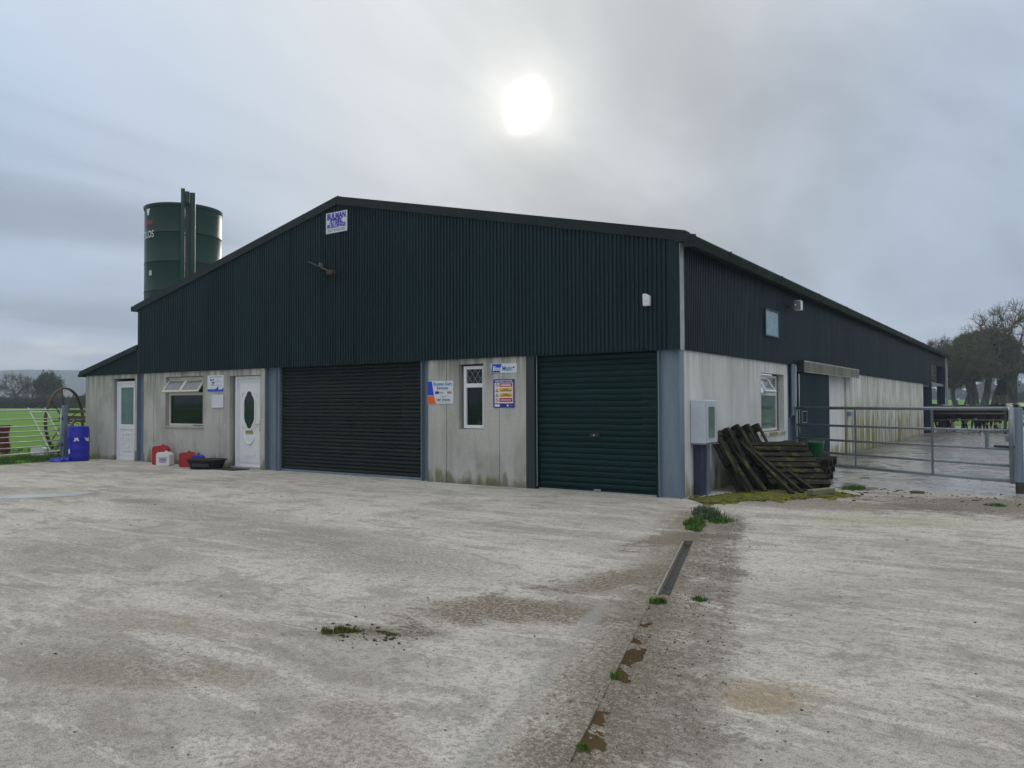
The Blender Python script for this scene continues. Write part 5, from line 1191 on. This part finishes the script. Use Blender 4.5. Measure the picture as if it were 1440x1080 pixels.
bush('hedge_bush', 'large mossy bush in the far hedge next to the lean-to', at(104, 140), (3.4, 3.4, 1.1), 8000, 21, mat('bush_olive', (.050, .062, .020), .9), .22)
bush('hedge_bush', 'low dark bush in the far hedge below the spreading bare tree', at(8, 148), (2.6, 2.6, .9), 5000, 22, M_hedge, .2)
def hedge(label, p0, p1, h, wd, n, seed, m, leaf=.22):
    r = np.random.default_rng(seed); p0, p1 = np.array(p0), np.array(p1); d = p1-p0; L = np.linalg.norm(d); d = d/L; nn = np.array([-d[1], d[0]])
    s = r.uniform(0, L, n); hh = h*(.75+.18*np.sin(s*.31+seed)+.12*np.sin(s*.83)); off = r.normal(size=n)*wd*.35; z = hh*r.uniform(0, 1, n)**.7
    x = p0[0]+d[0]*s+nn[0]*off; y = p0[1]+d[1]*s+nn[1]*off; z = z+terrain_h(x, y); vs = []; fs = []
    U = r.normal(size=(n, 3))+np.array([0, 0, 1.0]); U /= np.linalg.norm(U, axis=1)[:, None]; Vv = np.cross(U, r.normal(size=(n, 3))); Vv /= np.linalg.norm(Vv, axis=1)[:, None]
    Pn = np.stack([x, y, z], 1); Lf = (leaf*r.uniform(.6, 2.2, n))[:, None]; sw = leaf*.22
    Q = np.stack([Pn-Vv*sw, Pn+Vv*sw, Pn+U*Lf+Vv*sw*.5, Pn+U*Lf-Vv*sw*.5], 1).reshape(-1, 3)
    me = bpy.data.meshes.new('hedgerow'); me.from_pydata(Q.tolist(), [], [(4*i, 4*i+1, 4*i+2, 4*i+3) for i in range(n)]); o = obj('hedgerow', me, m); tag(o, label, 'hedge'); return o
hedge('long brown bare hedgerow across the far side of the green field', at(-420, 150), at(150, 138), 2.0, 1.6, 60000, 31, M_hedge, .24)
hedge('dark hedgerow across the field behind the tallest bare tree', at(1400, 210), at(1900, 120), 2.6, 1.8, 34000, 32, M_hedge, .26)
def wood_mass(name, u0, u1, d, h, n, seed, m=M_hedge):
    r = np.random.default_rng(seed); vs = []; fs = []
    for _ in range(n):
        u = r.uniform(u0, u1); dd = d*r.uniform(.97, 1.03); x, y = at(u, dd); hh = h*(.55+.25*math.sin(u*.13+seed)+.2*math.sin(u*.37)+.15*r.normal()); z = float(terrain_h(np.float64(x), np.float64(y)))+max(.2, hh)*r.uniform(0, 1)**.6
        s = d*.0016*r.uniform(.5, 1.6); a = r.uniform(0, 6.28); b = len(vs); c, e = math.cos(a)*s, math.sin(a)*s
        vs += [(x-c, y-e, z-s*.6), (x+c, y+e, z-s*.3), (x+c*.4, y+e*.4, z+s), (x-c*.6, y-e*.6, z+s*.7)]; fs.append((b, b+1, b+2, b+3))
    return kind(MB().add(vs, fs).build(name, m, fix=False), 'stuff')
wood_mass('distant_wood', 1280, 2000, 430, 9, 14000, 41); wood_mass('distant_wood', -120, 200, 380, 3.5, 4000, 42)

# ================================================================== cattle and the collecting yard rails
def cow_mesh(name, pose):
    """one skin over a jointed skeleton; x forward, hooves at z = 0"""
    hd = pose['head']; V_ = []; E_ = []; R_ = []
    def v(p, r, par=None):
        V_.append(p); R_.append(r if isinstance(r, tuple) else (r, r))
        if par is not None: E_.append((par, len(V_)-1))
        return len(V_)-1
    pelvis = v((-.62, 0, 1.08), (.27, .29)); rump = v((-.88, 0, 1.10), (.20, .22), pelvis)
    belly = v((-.12, 0, 1.00), (.34, .36), pelvis); chest = v((.38, 0, 1.00), (.27, .33), belly); sh = v((.62, 0, 1.06), (.22, .27), chest)
    nk = v((.90, hd[1]*.3, 1.10+(hd[2]-1.1)*.5), (.13, .18), sh); pl = v((hd[0], hd[1], hd[2]), (.115, .14), nk)
    fx, fy, fz = pose['face']; mz = v((hd[0]+fx*.26, hd[1]+fy*.26, hd[2]+fz*.26), (.085, .10), pl); nz_ = v((hd[0]+fx*.44, hd[1]+fy*.44, hd[2]+fz*.44), (.075, .075), mz)
    for s in (-1, 1):
        ea = v((hd[0]-fx*.02, hd[1]+s*.13, hd[2]+.09), (.03, .02), pl); v((hd[0]-fx*.05, hd[1]+s*.25, hd[2]+.07), (.045, .015), ea)
        k = pose['legs']
        a = v((.50, s*.17, .80), (.12, .14), chest); b = v((.50+k[0]*s*.5, s*.19, .46), (.058, .062), a); c = v((.49+k[0]*s, s*.19, .12), (.042, .045), b); v((.52+k[0]*s, s*.19, .03), (.06, .055), c)
        a = v((-.66, s*.20, .78), (.15, .19), pelvis); b = v((-.62+k[1]*s*.4, s*.20, .66), (.10, .12), a); c = v((-.80+k[1]*s*.7, s*.20, .44), (.055, .07), b); d = v((-.74+k[1]*s, s*.20, .12), (.042, .045), c); v((-.70+k[1]*s, s*.20, .03), (.06, .055), d)
    ud = v((-.42, 0, .66), (.17, .13), belly)
    ta = v((-1.06, 0, 1.16), (.035, .035), rump); tb = v((-1.10, 0, .85), (.022, .022), ta); v((-1.10, .02, .48), (.035, .035), tb)
    me = bpy.data.meshes.new(name); me.from_pydata(V_, E_, [])
    o = bpy.data.objects.new(name, me); COL.objects.link(o); md = o.modifiers.new('s', 'SKIN'); md.use_smooth_shade = True
    for i, r in enumerate(R_): me.skin_vertices[0].data[i].radius = r
    me.skin_vertices[0].data[0].use_root = True
    ss = o.modifiers.new('ss', 'SUBSURF'); ss.levels = 2; ss.render_levels = 2
    bpy.context.view_layer.update()
    m2 = bpy.data.meshes.new_from_object(o.evaluated_get(bpy.context.evaluated_depsgraph_get())); bpy.data.objects.remove(o)
    m2.polygons.foreach_set('use_smooth', [True]*len(m2.polygons)); return m2
def cow_fn(t, b):
    p = t.objc(); x, y, z = t.xyz(p); q = t.node('ShaderNodeVectorMath', {0: p}, operation='ADD'); cb = t.node('ShaderNodeCombineXYZ', {0: t.math('MULTIPLY', t.rnd(), 40.), 1: t.math('MULTIPLY', t.rnd(), 17.), 2: 0.0}); t.put(q.inputs[1], cb.outputs[0])
    n = t.noise(q.outputs[0], 1.5, 1.5, .4); mk = t.range(n, .635, .655)
    leg = t.math('MULTIPLY', t.range(z, .52, .40), t.range(t.noise(q.outputs[0], 3., 1), .53, .57)); face = t.math('MULTIPLY', t.range(x, 1.15, 1.25), t.range(t.noise(q.outputs[0], 2.2, 1), .50, .53))
    c = t.mix(t.math('MAXIMUM', mk, t.math('MAXIMUM', leg, face)), (.010, .009, .009), (.52, .50, .46))
    c = t.mix(t.range(z, .5, .05, 0, .75), c, (.05, .04, .03)); t.put(b.inputs['Base Color'], c)
M_cow = mat('black_and_white_coat', (.02, .02, .02), .8, fn=cow_fn, spec=.25)
poses = [cow_mesh('cow', {'head': (1.22, .05, 1.28), 'face': (.80, .1, -.59), 'legs': (.08, .10)}), cow_mesh('cow', {'head': (1.25, -.05, .95), 'face': (.65, 0, -.76), 'legs': (-.06, .08)}), cow_mesh('cow', {'head': (1.16, .25, 1.30), 'face': (.55, .65, -.50), 'legs': (.04, -.09)})]
GC = 'black and white cows in the yard behind the rails'
for (x, y, rz, k, lab) in ((.35, 31.6, .1, 1, 'black cow standing closest to the concrete wall end behind the rails'), (1.05, 32.6, 3.3, 0, 'black cow with rump to the yard gate, second from the wall end'),
                          (1.55, 31.7, -.15, 2, 'black cow with small white flank patch in the middle of the group'), (2.0, 33.2, .25, 0, 'black cow standing behind the middle cow of the group'),
                          (2.35, 32.2, -1.1, 2, 'cow with white marked face at the open end of the group'), (.6, 33.6, .0, 1, 'black cow half hidden at the back of the group by the shed'), (2.75, 34.2, -.9, 0, 'black and white cow at the far end of the group away from the shed'), (.9, 36.0, .2, 1, 'black cow standing across the yard behind the whole group near the shed'), (2.1, 36.6, 3.0, 1, 'black cow grazing the ground behind the whole group')):
    o = obj('cow', poses[k], None); o.location = (x, y, -.012); o.rotation_euler = (0, 0, rz); tag(o, lab, 'cow', GC)
for q in poses: q.materials.append(M_cow)
def railfence(label, p0, p1, rails, posts, m, pm, r_=.028, h=1.3, nm='rail_fence'):
    p0, p1 = Vector((*p0, 0)), Vector((*p1, 0)); L = (p1-p0).length; t = thing(nm, label, 'fence', p0, math.atan2(p1.y-p0.y, p1.x-p0.x))
    for z in rails: MB().tube([(0, 0, z), (L, 0, z)], r_, 8).build('rail', m, t, smooth=True)
    for k in range(posts): MB().bar((L*k/(posts-1), .05, -.1), (L*k/(posts-1), .05, h), .10, .10, (0, 1, 0)).build('post', pm, t)
    return t
M_brownrail = worn('brown_rail', (.10, .075, .062), .7, amt=.4, scale=6)
railfence('brown rail barrier standing in front of the cows', (.12, 30.3), (3.0, 30.9), [.62, .92], 2, M_brownrail, M_darksteel, .03, 1.15)
railfence('brown rail fence across the far end of the wet yard', (3.1, 36.2), (9.5, 35.2), [.35, .62, .88, 1.12], 4, M_brownrail, M_darksteel, .03, 1.3)
# field fence posts by the trees
PLB = ['fence post closest to the shed in the row before the trees', 'fence post before the slim trunked tree', 'fence post before the thick trunked tree', 'fence post before the curved forked tree', 'fence post before the leaning tree', 'fence post closest to the tallest bare tree']
for k in range(6):
    x, y = at(1346+k*13, 84+k*1.0); z = float(terrain_h(np.float64(x), np.float64(y)))
    o = MB().bar((0, 0, -.2), (0, 0, 1.15), .10, .10, (0, 1, 0)).build('fence_post', M_oldwood, bevel=.01); o.location = (x, y, z); tag(o, PLB[k], 'post', 'wooden posts before the tree row')
# second white object: salt bucket glimpsed by the far rail gate
t = jerrycan('white plastic can standing by the far rail fence', (4.15, 35.0, -.012), .3, .22, .33, M_whitep, W_SIGN, .3)

# ================================================================== air
hz = MB().box(-1750, 1750, -1750, 1750, -3, 62).build('haze', None); kind(hz, 'stuff')
M = bpy.data.materials.new('haze_air'); M.use_nodes = True; T = NT(M.node_tree); T.n.clear()
pv = T.node('ShaderNodeVolumePrincipled', {'Color': (.66, .80, 1.0, 1), 'Density': .0009, 'Anisotropy': .0}); ou = T.node('ShaderNodeOutputMaterial'); T.l.new(pv.outputs[0], ou.inputs['Volume'])
hz.data.materials.append(M)
